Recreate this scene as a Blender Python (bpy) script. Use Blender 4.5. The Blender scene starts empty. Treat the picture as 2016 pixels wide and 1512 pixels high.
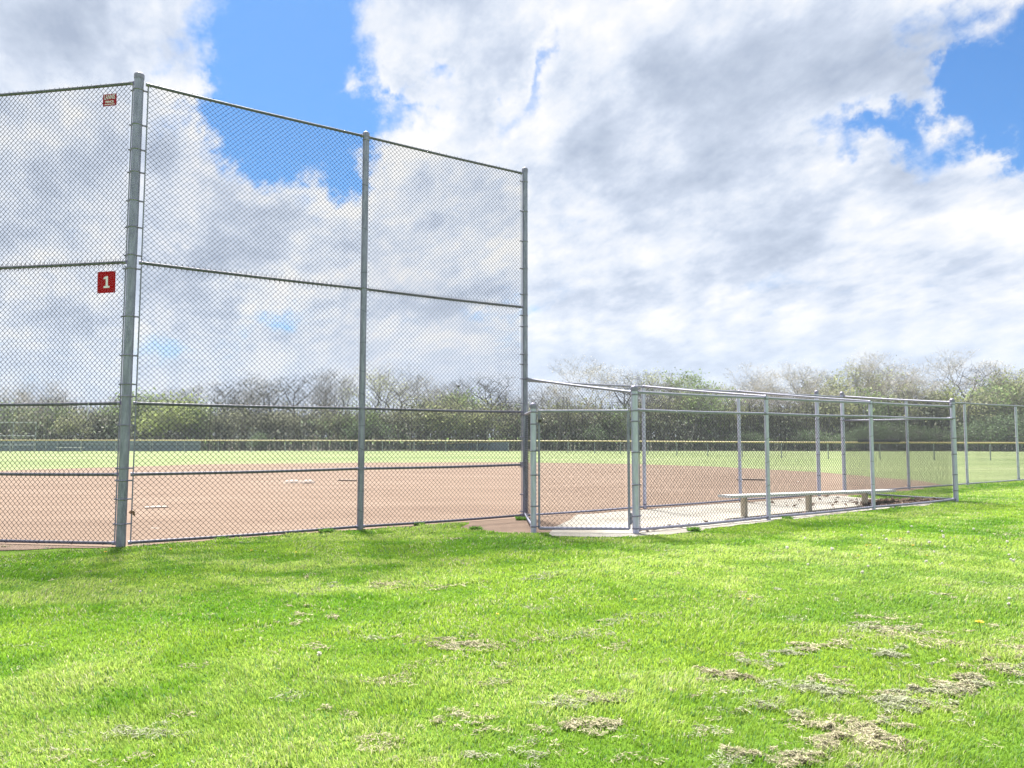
import bpy, math, random
import numpy as np
from mathutils import Vector, Matrix

SC = bpy.context.scene
COL = SC.collection
R = math.radians
rng = np.random.default_rng(7)
random.seed(7)

CAM_H, F_PX, PITCH = 1.43, 1514.0, R(3.93)
EXPO = 2.3
SKY_STRENGTH = 0.1

# ---------------------------------------------------------------- helpers
class MB:
    """collects geometry for one mesh"""
    def __init__(self):
        self.v, self.f, self.s, self.n = [], [], [], 0
    def add(self, verts, faces, smooth=False):
        b = self.n
        self.v.extend([tuple(p) for p in verts])
        self.n += len(verts)
        for f in faces:
            self.f.append(tuple(i + b for i in f))
            self.s.append(smooth)
    def box(self, c, size, rz=0.0, M=None):
        sx, sy, sz = size[0] / 2, size[1] / 2, size[2] / 2
        pts = [Vector((x, y, z)) for z in (-sz, sz) for x, y in ((-sx, -sy), (sx, -sy), (sx, sy), (-sx, sy))]
        T = Matrix.Translation(Vector(c)) @ (M if M is not None else Matrix.Rotation(rz, 4, 'Z'))
        self.add([T @ p for p in pts], [(3, 2, 1, 0), (4, 5, 6, 7), (0, 1, 5, 4), (1, 2, 6, 5), (2, 3, 7, 6), (3, 0, 4, 7)])
    def tube(self, pts, rad, n=12, caps=True):
        pts = [Vector(p) for p in pts]
        if not hasattr(rad, '__len__'):
            rad = [rad] * len(pts)
        V = []
        ref = None
        for i, p in enumerate(pts):
            a = pts[max(0, i - 1)]
            b = pts[min(len(pts) - 1, i + 1)]
            t = (b - a).normalized()
            if ref is None:
                ref = Vector((0, 0, 1)) if abs(t.z) < 0.9 else Vector((1, 0, 0))
            x = t.cross(ref).normalized()
            y = x.cross(t).normalized()
            ref = y
            for k in range(n):
                q = 2 * math.pi * k / n
                V.append(p + x * (math.cos(q) * rad[i]) + y * (math.sin(q) * rad[i]))
        Fs = []
        for i in range(len(pts) - 1):
            for k in range(n):
                k2 = (k + 1) % n
                Fs.append((i * n + k, i * n + k2, (i + 1) * n + k2, (i + 1) * n + k))
        self.add(V, Fs, True)
        if caps:
            m = (len(pts) - 1) * n
            self.add(V[:n], [tuple(range(n - 1, -1, -1))])
            self.add(V[m:m + n], [tuple(range(n))])
    def lathe(self, prof, c, n=16):
        V = []
        for r, z in prof:
            for k in range(n):
                q = 2 * math.pi * k / n
                V.append((c[0] + r * math.cos(q), c[1] + r * math.sin(q), c[2] + z))
        Fs = []
        for i in range(len(prof) - 1):
            for k in range(n):
                k2 = (k + 1) % n
                Fs.append((i * n + k, i * n + k2, (i + 1) * n + k2, (i + 1) * n + k))
        self.add(V, Fs, True)
    def build(self, name, mat, parent=None):
        me = bpy.data.meshes.new(name)
        me.from_pydata(self.v, [], self.f)
        me.polygons.foreach_set('use_smooth', self.s)
        me.materials.append(mat)
        me.update()
        return link(name, me, parent)

def link(name, me, parent=None):
    o = bpy.data.objects.new(name, me)
    COL.objects.link(o)
    if parent is not None:
        o.parent = parent
    return o

def np_mesh(name, verts, tris, mat, parent=None, cols=None, quads=False, smooth=False):
    """fast mesh from numpy arrays"""
    me = bpy.data.meshes.new(name or 'tree_mesh')
    k = 4 if quads else 3
    me.vertices.add(len(verts))
    me.vertices.foreach_set('co', np.asarray(verts, np.float32).ravel())
    me.loops.add(len(tris) * k)
    me.loops.foreach_set('vertex_index', np.asarray(tris, np.int32).ravel())
    me.polygons.add(len(tris))
    me.polygons.foreach_set('loop_start', np.arange(0, len(tris) * k, k, dtype=np.int32))
    if smooth:
        me.polygons.foreach_set('use_smooth', np.ones(len(tris), bool))
    if cols is not None:
        at = me.attributes.new('tint', 'FLOAT_COLOR', 'POINT')
        c4 = np.ones((len(verts), 4), np.float32)
        c4[:, :3] = cols
        at.data.foreach_set('color', c4.ravel())
    me.materials.append(mat)
    me.update(calc_edges=True)
    if name is None:
        return me
    return link(name, me, parent)

def tag(o, label=None, cat=None, group=None, kind=None):
    if label: o['label'] = label
    if cat: o['category'] = cat
    if group: o['group'] = group
    if kind: o['kind'] = kind
    return o

def empty(name, loc, label, cat, group=None, rz=0):
    o = bpy.data.objects.new(name, None)
    COL.objects.link(o)
    o.location = loc
    o.rotation_euler = (0, 0, rz)
    return tag(o, label, cat, group)

def copy_tree(o, parent=None):
    c = o.copy()
    COL.objects.link(c)
    if parent is not None:
        c.parent = parent
    for ch in [x for x in o.children]:
        copy_tree(ch, c)
    return c

# smooth 2-D value noise
_perm = rng.random((256, 256))
def vnoise(x, y):
    xi, yi = np.floor(x).astype(int), np.floor(y).astype(int)
    fx, fy = x - xi, y - yi
    fx, fy = fx * fx * (3 - 2 * fx), fy * fy * (3 - 2 * fy)
    g = lambda a, b: _perm[a & 255, b & 255]
    return (g(xi, yi) * (1 - fx) + g(xi + 1, yi) * fx) * (1 - fy) + (g(xi, yi + 1) * (1 - fx) + g(xi + 1, yi + 1) * fx) * fy
def fbm(x, y, o=4):
    s, a, t = 0, 1.0, 0
    for i in range(o):
        s = s + a * vnoise(x * 2 ** i + 17 * i, y * 2 ** i + 31 * i)
        t += a
        a *= 0.5
    return s / t

def inside(px, py, poly):
    r = np.zeros(px.shape, bool)
    n = len(poly)
    for i in range(n):
        x1, y1 = poly[i]
        x2, y2 = poly[(i + 1) % n]
        c = ((y1 > py) != (y2 > py))
        with np.errstate(divide='ignore', invalid='ignore'):
            r ^= c & (px < (x2 - x1) * (py - y1) / (y2 - y1 + 1e-12) + x1)
    return r

def ragged(poly, step, amp, seed=0):
    """polygon outline resampled with small irregular offsets"""
    out = []
    n = len(poly)
    for i in range(n):
        a, b = np.array(poly[i], float), np.array(poly[(i + 1) % n], float)
        L = np.linalg.norm(b - a)
        m = max(1, int(L / step))
        nn = np.array([-(b - a)[1], (b - a)[0]]) / (L + 1e-9)
        for k in range(m):
            p = a + (b - a) * k / m
            w = (fbm(np.array([p[0] * 1.3 + seed]), np.array([p[1] * 1.3]), 4)[0] - 0.5) * 2 * amp
            out.append(tuple(p + nn * w))
    return out

def sheet(name, poly, z, mat):
    me = bpy.data.meshes.new(name)
    from mathutils.geometry import delaunay_2d_cdt
    n = len(poly)
    vs, _, fs, *_ = delaunay_2d_cdt([Vector(p) for p in poly], [], [list(range(n))], 1, 1e-5)
    out = []
    for f in fs:
        p = [vs[i] for i in f]
        ar = sum(p[i].x * p[(i + 1) % len(p)].y - p[(i + 1) % len(p)].x * p[i].y for i in range(len(p)))
        out.append(tuple(f) if ar > 0 else tuple(reversed(f)))
    me.from_pydata([(v.x, v.y, z) for v in vs], [], out)
    me.materials.append(mat)
    return tag(link(name, me), kind='structure')

# ---------------------------------------------------------------- materials
def mat(name):
    m = bpy.data.materials.new(name)
    m.use_nodes = True
    nt = m.node_tree
    b = nt.nodes['Principled BSDF']
    return m, nt, b

def lin(r, g, b):
    f = lambda c: (c / 255 / 12.92) if c / 255 <= 0.04045 else ((c / 255 + 0.055) / 1.055) ** 2.4
    return (f(r), f(g), f(b))

def ramp(nt, fac, stops, interp='LINEAR'):
    n = nt.nodes.new('ShaderNodeValToRGB')
    n.color_ramp.interpolation = interp
    e = n.color_ramp.elements
    while len(e) < len(stops):
        e.new(0.5)
    for i, (p, c) in enumerate(stops):
        e[i].position = p
        e[i].color = (*c, 1)
    nt.links.new(fac, n.inputs['Fac'])
    return n.outputs['Color']

def noise(nt, scale, detail=4, rough=0.55, vec=None, dist=0.0):
    n = nt.nodes.new('ShaderNodeTexNoise')
    n.inputs['Scale'].default_value = scale
    n.inputs['Detail'].default_value = detail
    n.inputs['Roughness'].default_value = rough
    n.inputs['Distortion'].default_value = dist
    if vec is not None:
        nt.links.new(vec, n.inputs['Vector'])
    return n

def objco(nt, scale=(1, 1, 1)):
    t = nt.nodes.new('ShaderNodeTexCoord')
    m = nt.nodes.new('ShaderNodeMapping')
    m.inputs['Scale'].default_value = scale
    nt.links.new(t.outputs['Object'], m.inputs['Vector'])
    return m.outputs['Vector']

def mixc(nt, fac, a, b, mode='MIX'):
    n = nt.nodes.new('ShaderNodeMix')
    n.data_type = 'RGBA'
    n.blend_type = mode
    for sock, val in ((n.inputs['Factor'], fac), (n.inputs['A'], a), (n.inputs['B'], b)):
        if hasattr(val, 'links') or isinstance(val, bpy.types.NodeSocket):
            nt.links.new(val, sock)
        else:
            sock.default_value = val if not isinstance(val, tuple) else (*val, 1)
    # the colour sockets share names with the float ones; pick the colour ones explicitly
    return n

def mix_rgb(nt, fac, a, b, mode='MIX'):
    n = nt.nodes.new('ShaderNodeMixRGB')
    n.blend_type = mode
    for sock, val in ((n.inputs[0], fac), (n.inputs[1], a), (n.inputs[2], b)):
        if isinstance(val, bpy.types.NodeSocket):
            nt.links.new(val, sock)
        elif isinstance(val, tuple):
            sock.default_value = (*val, 1)
        else:
            sock.default_value = val
    return n.outputs[0]

def math_n(nt, op, a, b=None, c=None, clamp=False):
    n = nt.nodes.new('ShaderNodeMath')
    n.operation = op
    n.use_clamp = clamp
    for i, val in enumerate((a, b, c)):
        if val is None:
            continue
        if isinstance(val, bpy.types.NodeSocket):
            nt.links.new(val, n.inputs[i])
        else:
            n.inputs[i].default_value = val
    return n.outputs[0]

def bump(nt, b, h, strength, dist):
    n = nt.nodes.new('ShaderNodeBump')
    n.inputs['Strength'].default_value = strength
    n.inputs['Distance'].default_value = dist
    nt.links.new(h, n.inputs['Height'])
    nt.links.new(n.outputs['Normal'], b.inputs['Normal'])

def galvanised(name, lo, hi, metal=0.55, rough=0.45, streak=True):
    m, nt, b = mat(name)
    v = objco(nt, (9, 9, 1.6) if streak else (6, 6, 6))
    n = noise(nt, 3.0, 6, 0.65, v)
    n2 = noise(nt, 55.0, 3, 0.6, objco(nt))
    f = math_n(nt, 'ADD', math_n(nt, 'MULTIPLY', n.outputs['Fac'], 0.75), math_n(nt, 'MULTIPLY', n2.outputs['Fac'], 0.25))
    c = ramp(nt, f, [(0.32, lo), (0.68, hi)])
    nt.links.new(c, b.inputs['Base Color'])
    b.inputs['Metallic'].default_value = metal
    r = ramp(nt, n2.outputs['Fac'], [(0.3, (rough - 0.08,) * 3), (0.7, (rough + 0.12,) * 3)])
    nt.links.new(r, b.inputs['Roughness'])
    return m

M = {}
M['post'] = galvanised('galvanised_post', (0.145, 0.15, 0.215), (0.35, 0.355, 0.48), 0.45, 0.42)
M['rail_dark'] = galvanised('darkened_backstop_rail', (0.070, 0.070, 0.10), (0.145, 0.145, 0.20), 0.3, 0.55, False)  # rail zinc darkened: the rails' dark exposure against the sky put into colour
M['post_light'] = galvanised('galvanised_dugout_post', (0.385, 0.40, 0.54), (0.59, 0.61, 0.78), 0.4, 0.45)  # lighter copy of the post zinc; brighter exposure low down put into colour
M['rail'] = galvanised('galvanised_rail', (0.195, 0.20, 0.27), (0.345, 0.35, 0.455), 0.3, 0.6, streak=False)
M['wire'] = galvanised('galvanised_wire', (0.020, 0.021, 0.028), (0.038, 0.040, 0.052), 0.2, 0.5, False)
M['band'] = galvanised('galvanised_band', (0.16, 0.155, 0.225), (0.31, 0.30, 0.41), 0.45, 0.5, streak=False)
M['far_post'] = galvanised('distant_galvanised_steel', (0.24, 0.28, 0.30), (0.36, 0.40, 0.42), 0.2, 0.5, False)

def simple(name, col, rough=0.6, var=0.25, scale=12, metal=0.0, vscale=(1, 1, 1)):
    m, nt, b = mat(name)
    n = noise(nt, scale, 5, 0.6, objco(nt, vscale))
    lo = tuple(c * (1 - var) for c in col)
    hi = tuple(min(1, c * (1 + var)) for c in col)
    nt.links.new(ramp(nt, n.outputs['Fac'], [(0.3, lo), (0.7, hi)]), b.inputs['Base Color'])
    b.inputs['Roughness'].default_value = rough
    b.inputs['Metallic'].default_value = metal
    return m

M['red'] = simple('red_sign_vinyl', (0.36, 0.002, 0.006), 0.7, 0.12)
M['maker_red'] = simple('faded_red_sign_vinyl', (0.30, 0.008, 0.022), 0.7, 0.15)
M['white_ink'] = simple('white_sign_ink', (0.80, 0.74, 0.90), 0.6, 0.06)
M['grey_ink'] = simple('pale_grey_sign_ink', (0.74, 0.68, 0.82), 0.6, 0.06)
for k_ in ('red', 'maker_red', 'white_ink', 'grey_ink'):
    M[k_].node_tree.nodes['Principled BSDF'].inputs['Specular IOR Level'].default_value = 0.15
M['yellow'] = simple('yellow_plastic_cap', (0.50, 0.42, 0.19), 0.5, 0.12, 0.6)
M['alu'] = simple('white_aluminium_plank', (0.66, 0.67, 0.70), 0.35, 0.06, 30, 0.25)
M['plank_edge'] = simple('grey_aluminium_edge', (0.6, 0.61, 0.64), 0.4, 0.1, 30, 0.2)
M['wood'] = simple('weathered_post_wood', (0.50, 0.44, 0.35), 0.8, 0.25, 6, 0, (8, 8, 1))
M['white_rubber'] = simple('chalky_white_rubber', (0.28, 0.225, 0.195), 0.8, 0.25, 40)
M['navy'] = simple('dark_navy_plastic', (0.012, 0.014, 0.045), 0.4, 0.3, 20)
M['brass'] = simple('dark_padlock_metal', (0.06, 0.05, 0.05), 0.4, 0.3, 60, 0.7)
M['string'] = simple('pale_plastic_tie', (0.6, 0.6, 0.58), 0.5, 0.1)
M['dryleaf'] = simple('dry_brown_leaf', (0.16, 0.085, 0.045), 0.8, 0.45, 25)
M['bird'] = simple('dark_feathers', (0.02, 0.02, 0.022), 0.7, 0.3, 20)
M['yellow_flower'] = simple('yellow_petals', (0.7, 0.42, 0.01), 0.6, 0.15, 200)
M['seedhead'] = simple('white_seed_fluff', (0.62, 0.6, 0.57), 0.9, 0.15, 300)
m = M['seedhead']
nt = m.node_tree
t_ = nt.nodes.new('ShaderNodeBsdfTranslucent')
t_.inputs['Color'].default_value = (0.8, 0.78, 0.74, 1)
mx = nt.nodes.new('ShaderNodeMixShader')
mx.inputs[0].default_value = 0.6
nt.links.new(nt.nodes['Principled BSDF'].outputs[0], mx.inputs[1])
nt.links.new(t_.outputs[0], mx.inputs[2])
nt.links.new(mx.outputs[0], nt.nodes['Material Output'].inputs['Surface'])
M['stem'] = simple('green_flower_stem', (0.10, 0.20, 0.03), 0.6, 0.2, 60)

def tinted(name, translucent=0.35, rough=0.6, spec=0.25):
    m, nt, b = mat(name)
    a = nt.nodes.new('ShaderNodeAttribute')
    a.attribute_name = 'tint'
    nt.links.new(a.outputs['Color'], b.inputs['Base Color'])
    b.inputs['Roughness'].default_value = rough
    b.inputs['Specular IOR Level'].default_value = spec
    if translucent > 0:
        t = nt.nodes.new('ShaderNodeBsdfTranslucent')
        nt.links.new(a.outputs['Color'], t.inputs['Color'])
        mx = nt.nodes.new('ShaderNodeMixShader')
        mx.inputs[0].default_value = translucent
        nt.links.new(b.outputs[0], mx.inputs[1])
        nt.links.new(t.outputs[0], mx.inputs[2])
        nt.links.new(mx.outputs[0], nt.nodes['Material Output'].inputs['Surface'])
    return m
M['blade'] = tinted('grass_blades', 0.45)
M['straw'] = tinted('dry_clippings', 0.15, 0.85, 0.1)
M['leaf'] = tinted('spring_leaves', 0.4)
M['litter'] = tinted('dead_leaves', 0.1, 0.8)

def bark(name, lo, hi):
    m, nt, b = mat(name)
    n = noise(nt, 2.5, 6, 0.65, objco(nt, (3, 3, 0.7)))
    nt.links.new(ramp(nt, n.outputs['Fac'], [(0.3, lo), (0.7, hi)]), b.inputs['Base Color'])
    b.inputs['Roughness'].default_value = 0.9
    return m
M['bark_dark'] = bark('dark_bark', (0.025, 0.024, 0.027), (0.07, 0.066, 0.064))  # near-black bark tone, mottled by noise
M['bark_grey'] = bark('grey_bark', (0.10, 0.098, 0.095), (0.22, 0.205, 0.19))
M['bark_pale'] = bark('pale_tan_bark', (0.22, 0.20, 0.175), (0.42, 0.38, 0.33))

# lawn soil under the blades
m, nt, b = mat('lawn_turf')
v = objco(nt)
n1 = noise(nt, 0.55, 5, 0.6, v)
n2 = noise(nt, 9.0, 6, 0.7, v)
n3 = noise(nt, 140.0, 3, 0.6, v)
c1 = ramp(nt, n1.outputs['Fac'], [(0.3, (0.085, 0.19, 0.018)), (0.5, (0.14, 0.26, 0.03)), (0.7, (0.20, 0.30, 0.05))])
c2 = ramp(nt, n2.outputs['Fac'], [(0.3, (0.55, 0.55, 0.5)), (0.6, (1.0, 1.0, 1.0)), (0.8, (1.25, 1.15, 1.1))])
c3 = ramp(nt, n3.outputs['Fac'], [(0.3, (0.6, 0.6, 0.55)), (0.7, (1.25, 1.25, 1.2))])
nt.links.new(mix_rgb(nt, 1.0, mix_rgb(nt, 1.0, c1, c2, 'MULTIPLY'), c3, 'MULTIPLY'), b.inputs['Base Color'])
b.inputs['Roughness'].default_value = 0.95
b.inputs['Specular IOR Level'].default_value = 0.1
bump(nt, b, n3.outputs['Fac'], 0.7, 0.03)
M['lawn'] = m

m, nt, b = mat('outfield_turf')
v = objco(nt)
n1 = noise(nt, 0.10, 5, 0.6, objco(nt, (0.5, 1.6, 1)))
n2 = noise(nt, 0.9, 7, 0.7, objco(nt, (0.55, 1.5, 1)))
n3 = noise(nt, 7.0, 4, 0.7, v)
c1 = ramp(nt, n1.outputs['Fac'], [(0.3, (0.14, 0.185, 0.08)), (0.55, (0.19, 0.23, 0.11)), (0.75, (0.235, 0.26, 0.15))])
c2 = ramp(nt, n2.outputs['Fac'], [(0.25, (0.55, 0.62, 0.5)), (0.5, (1.0, 1.0, 1.0)), (0.8, (1.3, 1.2, 1.25))])
c3 = ramp(nt, n3.outputs['Fac'], [(0.3, (0.7, 0.72, 0.65)), (0.7, (1.2, 1.2, 1.2))])
nt.links.new(mix_rgb(nt, 1.0, mix_rgb(nt, 1.0, c1, c2, 'MULTIPLY'), c3, 'MULTIPLY'), b.inputs['Base Color'])
b.inputs['Roughness'].default_value = 0.95
b.inputs['Specular IOR Level'].default_value = 0.1
M['outfield'] = m

m, nt, b = mat('infield_dirt')
v = objco(nt)
n1 = noise(nt, 0.35, 6, 0.65, objco(nt, (0.6, 1.6, 1)))
n2 = noise(nt, 6.0, 6, 0.7, objco(nt, (0.7, 1.8, 1)))
n3 = noise(nt, 90.0, 4, 0.7, v)
c1 = ramp(nt, n1.outputs['Fac'], [(0.3, (0.166, 0.120, 0.096)), (0.5, (0.198, 0.146, 0.117)), (0.72, (0.228, 0.172, 0.140))])
c2 = ramp(nt, n2.outputs['Fac'], [(0.25, (0.8, 0.78, 0.76)), (0.55, (1.0, 1.0, 1.0)), (0.8, (1.13, 1.12, 1.1))])
c3 = ramp(nt, n3.outputs['Fac'], [(0.3, (0.78, 0.77, 0.75)), (0.7, (1.16, 1.16, 1.16))])
nt.links.new(mix_rgb(nt, 1.0, mix_rgb(nt, 1.0, c1, c2, 'MULTIPLY'), c3, 'MULTIPLY'), b.inputs['Base Color'])
b.inputs['Roughness'].default_value = 0.95
b.inputs['Specular IOR Level'].default_value = 0.1
bump(nt, b, n3.outputs['Fac'], 0.5, 0.012)
M['dirt'] = m

m, nt, b = mat('pale_dugout_gravel')
v = objco(nt)
n1 = noise(nt, 0.8, 6, 0.65, v)
n3 = noise(nt, 60.0, 5, 0.75, v)
c1 = ramp(nt, n1.outputs['Fac'], [(0.3, (0.27, 0.24, 0.21)), (0.5, (0.34, 0.325, 0.30)), (0.7, (0.38, 0.365, 0.345))])
c3 = ramp(nt, n3.outputs['Fac'], [(0.3, (0.66, 0.65, 0.63)), (0.65, (1.12, 1.12, 1.12))])
nt.links.new(mix_rgb(nt, 1.0, c1, c3, 'MULTIPLY'), b.inputs['Base Color'])
b.inputs['Roughness'].default_value = 0.95
b.inputs['Specular IOR Level'].default_value = 0.1
bump(nt, b, n3.outputs['Fac'], 0.6, 0.012)
M['gravel'] = m

M['screen'] = simple('grey_blue_windscreen', (0.14, 0.19, 0.23), 0.8, 0.2, 0.8)

# ---------------------------------------------------------------- layout of the field
U = np.array([math.cos(R(34.8)), math.sin(R(34.8))])       # along the right wing and the dugout
N = np.array([-U[1], U[0]])                               # towards the field
WL = np.array([math.cos(R(170.2)), math.sin(R(170.2))])    # along the left wing
A = np.array([-5.07, 10.08])
UA = np.array([0.8263, 0.5633])                           # corner post -> end post of the backstop
Cc = np.array([0.23, 13.69])
Bp = A + UA * 3.31
G2 = np.array([1.83, 11.49])
G1 = np.array([0.32, 11.55])
UN = np.array([0.8188, 0.5740])
NP = [G2 + UN * t for t in (0, 3.13, 6.40, 9.70)]           # near posts of the dugout
E_ = NP[-1]
FT = [2.92, 5.83, 8.74, 9.81, 12.85, 16.13, 19.53, 22.7, 25.9]
FP = [Cc + U * t for t in FT]

# ---------------------------------------------------------------- ground
bm = MB()
bm.add([(-900, -300, 0), (900, -300, 0), (900, 1200, 0), (-900, 1200, 0)], [(0, 1, 2, 3)])
tag(bm.build('ground', M['lawn']), kind='structure')

infield = [(-34, 12.5), (-24, 27), (-21.6, 32.6), (-18.6, 36.6), (-16.1, 40.2), (-8.7, 42.8), (-0.2, 43.4), (6.4, 40.6), (9.6, 37.4),
           (10.6, 35.0), (12.2, 31.6), (12.9, 28.4), (13.1, 25.4), (12.9, 23.2), (11.9, 22.0), (11.0, 20.9), (10.0, 19.9), (8.9, 19.0)]
back_edge = [(7.4, 18.2), (2.6, 14.8), (1.6, 13.2), (0.8, 11.7), (0.25, 11.42), (-0.44, 11.72), (-0.85, 12.2), (-0.7, 12.82), (-2.3, 11.96),
             (-4.9, 10.13), (-5.35, 9.98), (-5.8, 9.98), (-6.42, 9.78), (-9, 9.9), (-14, 11.0), (-22, 11.6)]
def ragged_open(poly, step, amp, seed=0):
    r = ragged(poly, step, amp, seed)
    a, b = np.array(poly[-1], float), np.array(poly[0], float)
    return r[:len(r) - max(1, int(np.linalg.norm(b - a) / step)) + 1]
INF = ragged_open(infield, 0.35, 0.35) + ragged_open(back_edge, 0.12, 0.10, 5)
outf = [(-90, 14), (-60, 60), (-46, 88), (-20, 96), (10, 96), (40, 92), (70, 80), (70, 30), (40, 30), (17.5, 25.5), (13.6, 22.6), (10.4, 20.6), (8.2, 19.2), (5, 17), (-5, 11.5), (-12, 11.8), (-30, 10)]
sheet('outfield_ground', ragged(outf, 2.0, 0.3, 9), 0.004, M['outfield'])
sheet('infield_dirt', INF, 0.008, M['dirt'])
M['woodfloor'] = simple('wood_floor_leaves', (0.10, 0.09, 0.065), 0.95, 0.4, 3)
sheet('wood_floor', ragged([(-140, 74.5), (-80, 77.6), (-50, 78.2), (-20, 78.4), (10, 77.8), (40, 76.8), (75, 74), (150, 70), (150, 160), (-140, 160)], 1.5, 0.7, 21), 0.012, M['woodfloor'])
slab = [(0.55, 11.12), (1.75, 11.05), (2.3, 11.35), (3.3, 12.2), (4.7, 13.33), (6.2, 14.45), (8.2, 15.88), (9.0, 16.42), (8.6, 17.0), (8.3, 17.9), (7.9, 18.7), (7.4, 18.45),
        (5.0, 16.85), (2.6, 15.17), (1.2, 14.2), (1.0, 13.2), (0.75, 12.4)]
SLAB = ragged(slab, 0.06, 0.15, 3)
sheet('dugout_gravel', SLAB, 0.012, M['gravel'])

# ---------------------------------------------------------------- chain link
W = 0.0718 / 2
def chain_mesh(name, a, b, z0, z1, parent, rad=0.0034, off=0.0, ends=True, step=W, matk='wire'):
    """woven zig-zag wires between ground points a and b, heights z0..z1"""
    a, b = np.array(a, float), np.array(b, float)
    L = np.linalg.norm(b - a)
    u = (b - a) / L
    n = np.array([-u[1], u[0]])
    nw = int(L / step)
    nj = int(round((z1 - z0) / step)) + 1
    k = np.arange(nw)[:, None]
    j = np.arange(nj)[None, :]
    odd = (k + j) % 2
    s = (k + odd) * step + 0 * j
    z = z0 + j * (z1 - z0) / (nj - 1) + 0 * k
    # hooked bends: neighbours cross over at every knuckle
    s = s + np.where(odd == 1, 0.0025, -0.0025)
    d = off + np.where((j % 2) == 0, 0.0028, -0.0028) + 0 * k
    # slack: the fabric is never perfectly flat
    bulge = (fbm(s * 1.1 + a[0] * 3, z * 0.9 + 3.1, 2) - 0.5) * 0.05
    d = d + bulge
    P = np.stack([a[0] + u[0] * s + n[0] * d, a[1] + u[1] * s + n[1] * d, z], -1)
    # triangular section in the plane (u, n)
    ang = np.array([90, 210, 330]) * math.pi / 180
    offs = np.stack([u[0] * np.cos(ang) + n[0] * np.sin(ang), u[1] * np.cos(ang) + n[1] * np.sin(ang), 0 * ang], -1) * rad * 1.25
    V = P[:, :, None, :] + offs[None, None]
    idx = np.arange(nw * nj * 3).reshape(nw, nj, 3)
    q = []
    for t in range(3):
        t2 = (t + 1) % 3
        q.append(np.stack([idx[:, :-1, t], idx[:, :-1, t2], idx[:, 1:, t2], idx[:, 1:, t]], -1).reshape(-1, 4))
    V = V.reshape(-1, 3)
    Q = np.concatenate(q)
    if ends:                                   # twisted barbs along both edges
        ex, ef = [], []
        base = len(V)
        for zz, sg, jj in ((z1, 1, nj - 1), (z0, -1, 0)):
            ks = np.arange(nw)
            ks = ks[((ks + jj) % 2) == 0]
            ss = ks * step + (0 if True else step)
            ln = 0.020 + 0.012 * rng.random(len(ss))
            lean = (rng.random(len(ss)) - 0.5) * 0.022
            for s1, l1, le in zip(ss, ln, lean):
                p0 = np.array([a[0] + u[0] * s1 + n[0] * off, a[1] + u[1] * s1 + n[1] * off, zz - sg * 0.012])
                p1 = p0 + np.array([u[0] * le, u[1] * le, sg * (l1 + 0.012)])
                for p in (p0, p1):
                    for o3 in offs * 1.05:
                        ex.append(p + o3)
                for t in range(3):
                    t2 = (t + 1) % 3
                    ef.append((base + t, base + t2, base + 3 + t2, base + 3 + t))
                base += 6
        if ex:
            V = np.concatenate([V, np.array(ex)])
            Q = np.concatenate([Q, np.array(ef)])
    return np_mesh(name, V, Q, M[matk], parent, quads=True, smooth=False)

def pt(p, z):
    return (float(p[0]), float(p[1]), float(z))

def make_post(p, h, r, parent, bands=(), cap=True, lean=(0, 0), band_dir=None, name='post', tie=(), mk='post'):
    mb = MB()
    top = np.array(p) + np.array(lean)
    mb.tube([pt(p, -0.3), pt(top, h)], r, 20)
    po = mb.build(name, M[mk], parent)
    at = lambda z: np.array(p) + np.array(lean) * (z / h)
    if cap:
        c = MB()
        c.lathe([(r + 0.005, -0.05), (r + 0.006, 0.0), (r + 0.005, 0.012), (r * 0.8, 0.03), (r * 0.45, 0.040), (0.002, 0.043)], pt(at(h), h), 20)
        c.lathe([(r + 0.0005, -0.05), (r + 0.005, -0.05)], pt(at(h), h), 20)
        c.build('post_cap', M['band'], po)
    for z in bands:
        bd = MB()
        bd.lathe([(r + 0.0005, -0.011), (r + 0.0045, -0.011), (r + 0.0055, 0), (r + 0.0045, 0.011), (r + 0.0005, 0.011)], pt(at(z), z), 20)
        for d in (band_dir or []):
            d = np.array(d) / np.linalg.norm(d)
            q = at(z) + d * (r + 0.028)
            bd.box(pt(q, z), (0.06, 0.012, 0.020), math.atan2(d[1], d[0]))
            e = at(z) + d * (r + 0.045)
            nn = np.array([-d[1], d[0]])
            bd.tube([pt(e - nn * 0.024, z), pt(e + nn * 0.024, z)], 0.007, 6)
        bd.build('brace_band', M['band'], po)
    for z in tie:                                # thin wire ties round the post
        bd = MB()
        dz = random.uniform(-0.03, 0.03)
        pts = []
        for k in range(13):
            q = 2 * math.pi * k / 12
            pts.append((at(z)[0] + (r + 0.002) * math.cos(q), at(z)[1] + (r + 0.002) * math.sin(q), z + dz * math.cos(q)))
        bd.tube(pts, 0.0026, 5, False)
        bd.build('wire_tie', M['wire'], po)
    return po

def make_rail(a, b, z, parent, r=0.021, za=None, inset=(0.0, 0.0), name='rail', cups=True, mk='rail'):
    a, b = np.array(a, float), np.array(b, float)
    L = np.linalg.norm(b - a)
    u = (b - a) / L
    a2, b2 = a + u * inset[0], b - u * inset[1]
    z0, z1 = (z, z) if za is None else (z, za)
    mb = MB()
    mid = [a2 + (b2 - a2) * t for t in (0, 0.25, 0.5, 0.75, 1)]
    sag = [0, -0.006, -0.009, -0.006, 0]
    mb.tube([pt(q, z0 + (z1 - z0) * t + s) for q, t, s in zip(mid, (0, 0.25, 0.5, 0.75, 1), sag)], r, 14)
    ro = mb.build(name, M[mk], parent)
    if cups:
        for q, d, zz in ((a2, u, z0), (b2, -u, z1)):
            c = MB()
            c.tube([pt(q - d * 0.004, zz), pt(q + d * 0.035, zz)], r + 0.006, 14)
            c.build('rail_end', M['band'], ro)
    return ro

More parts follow.
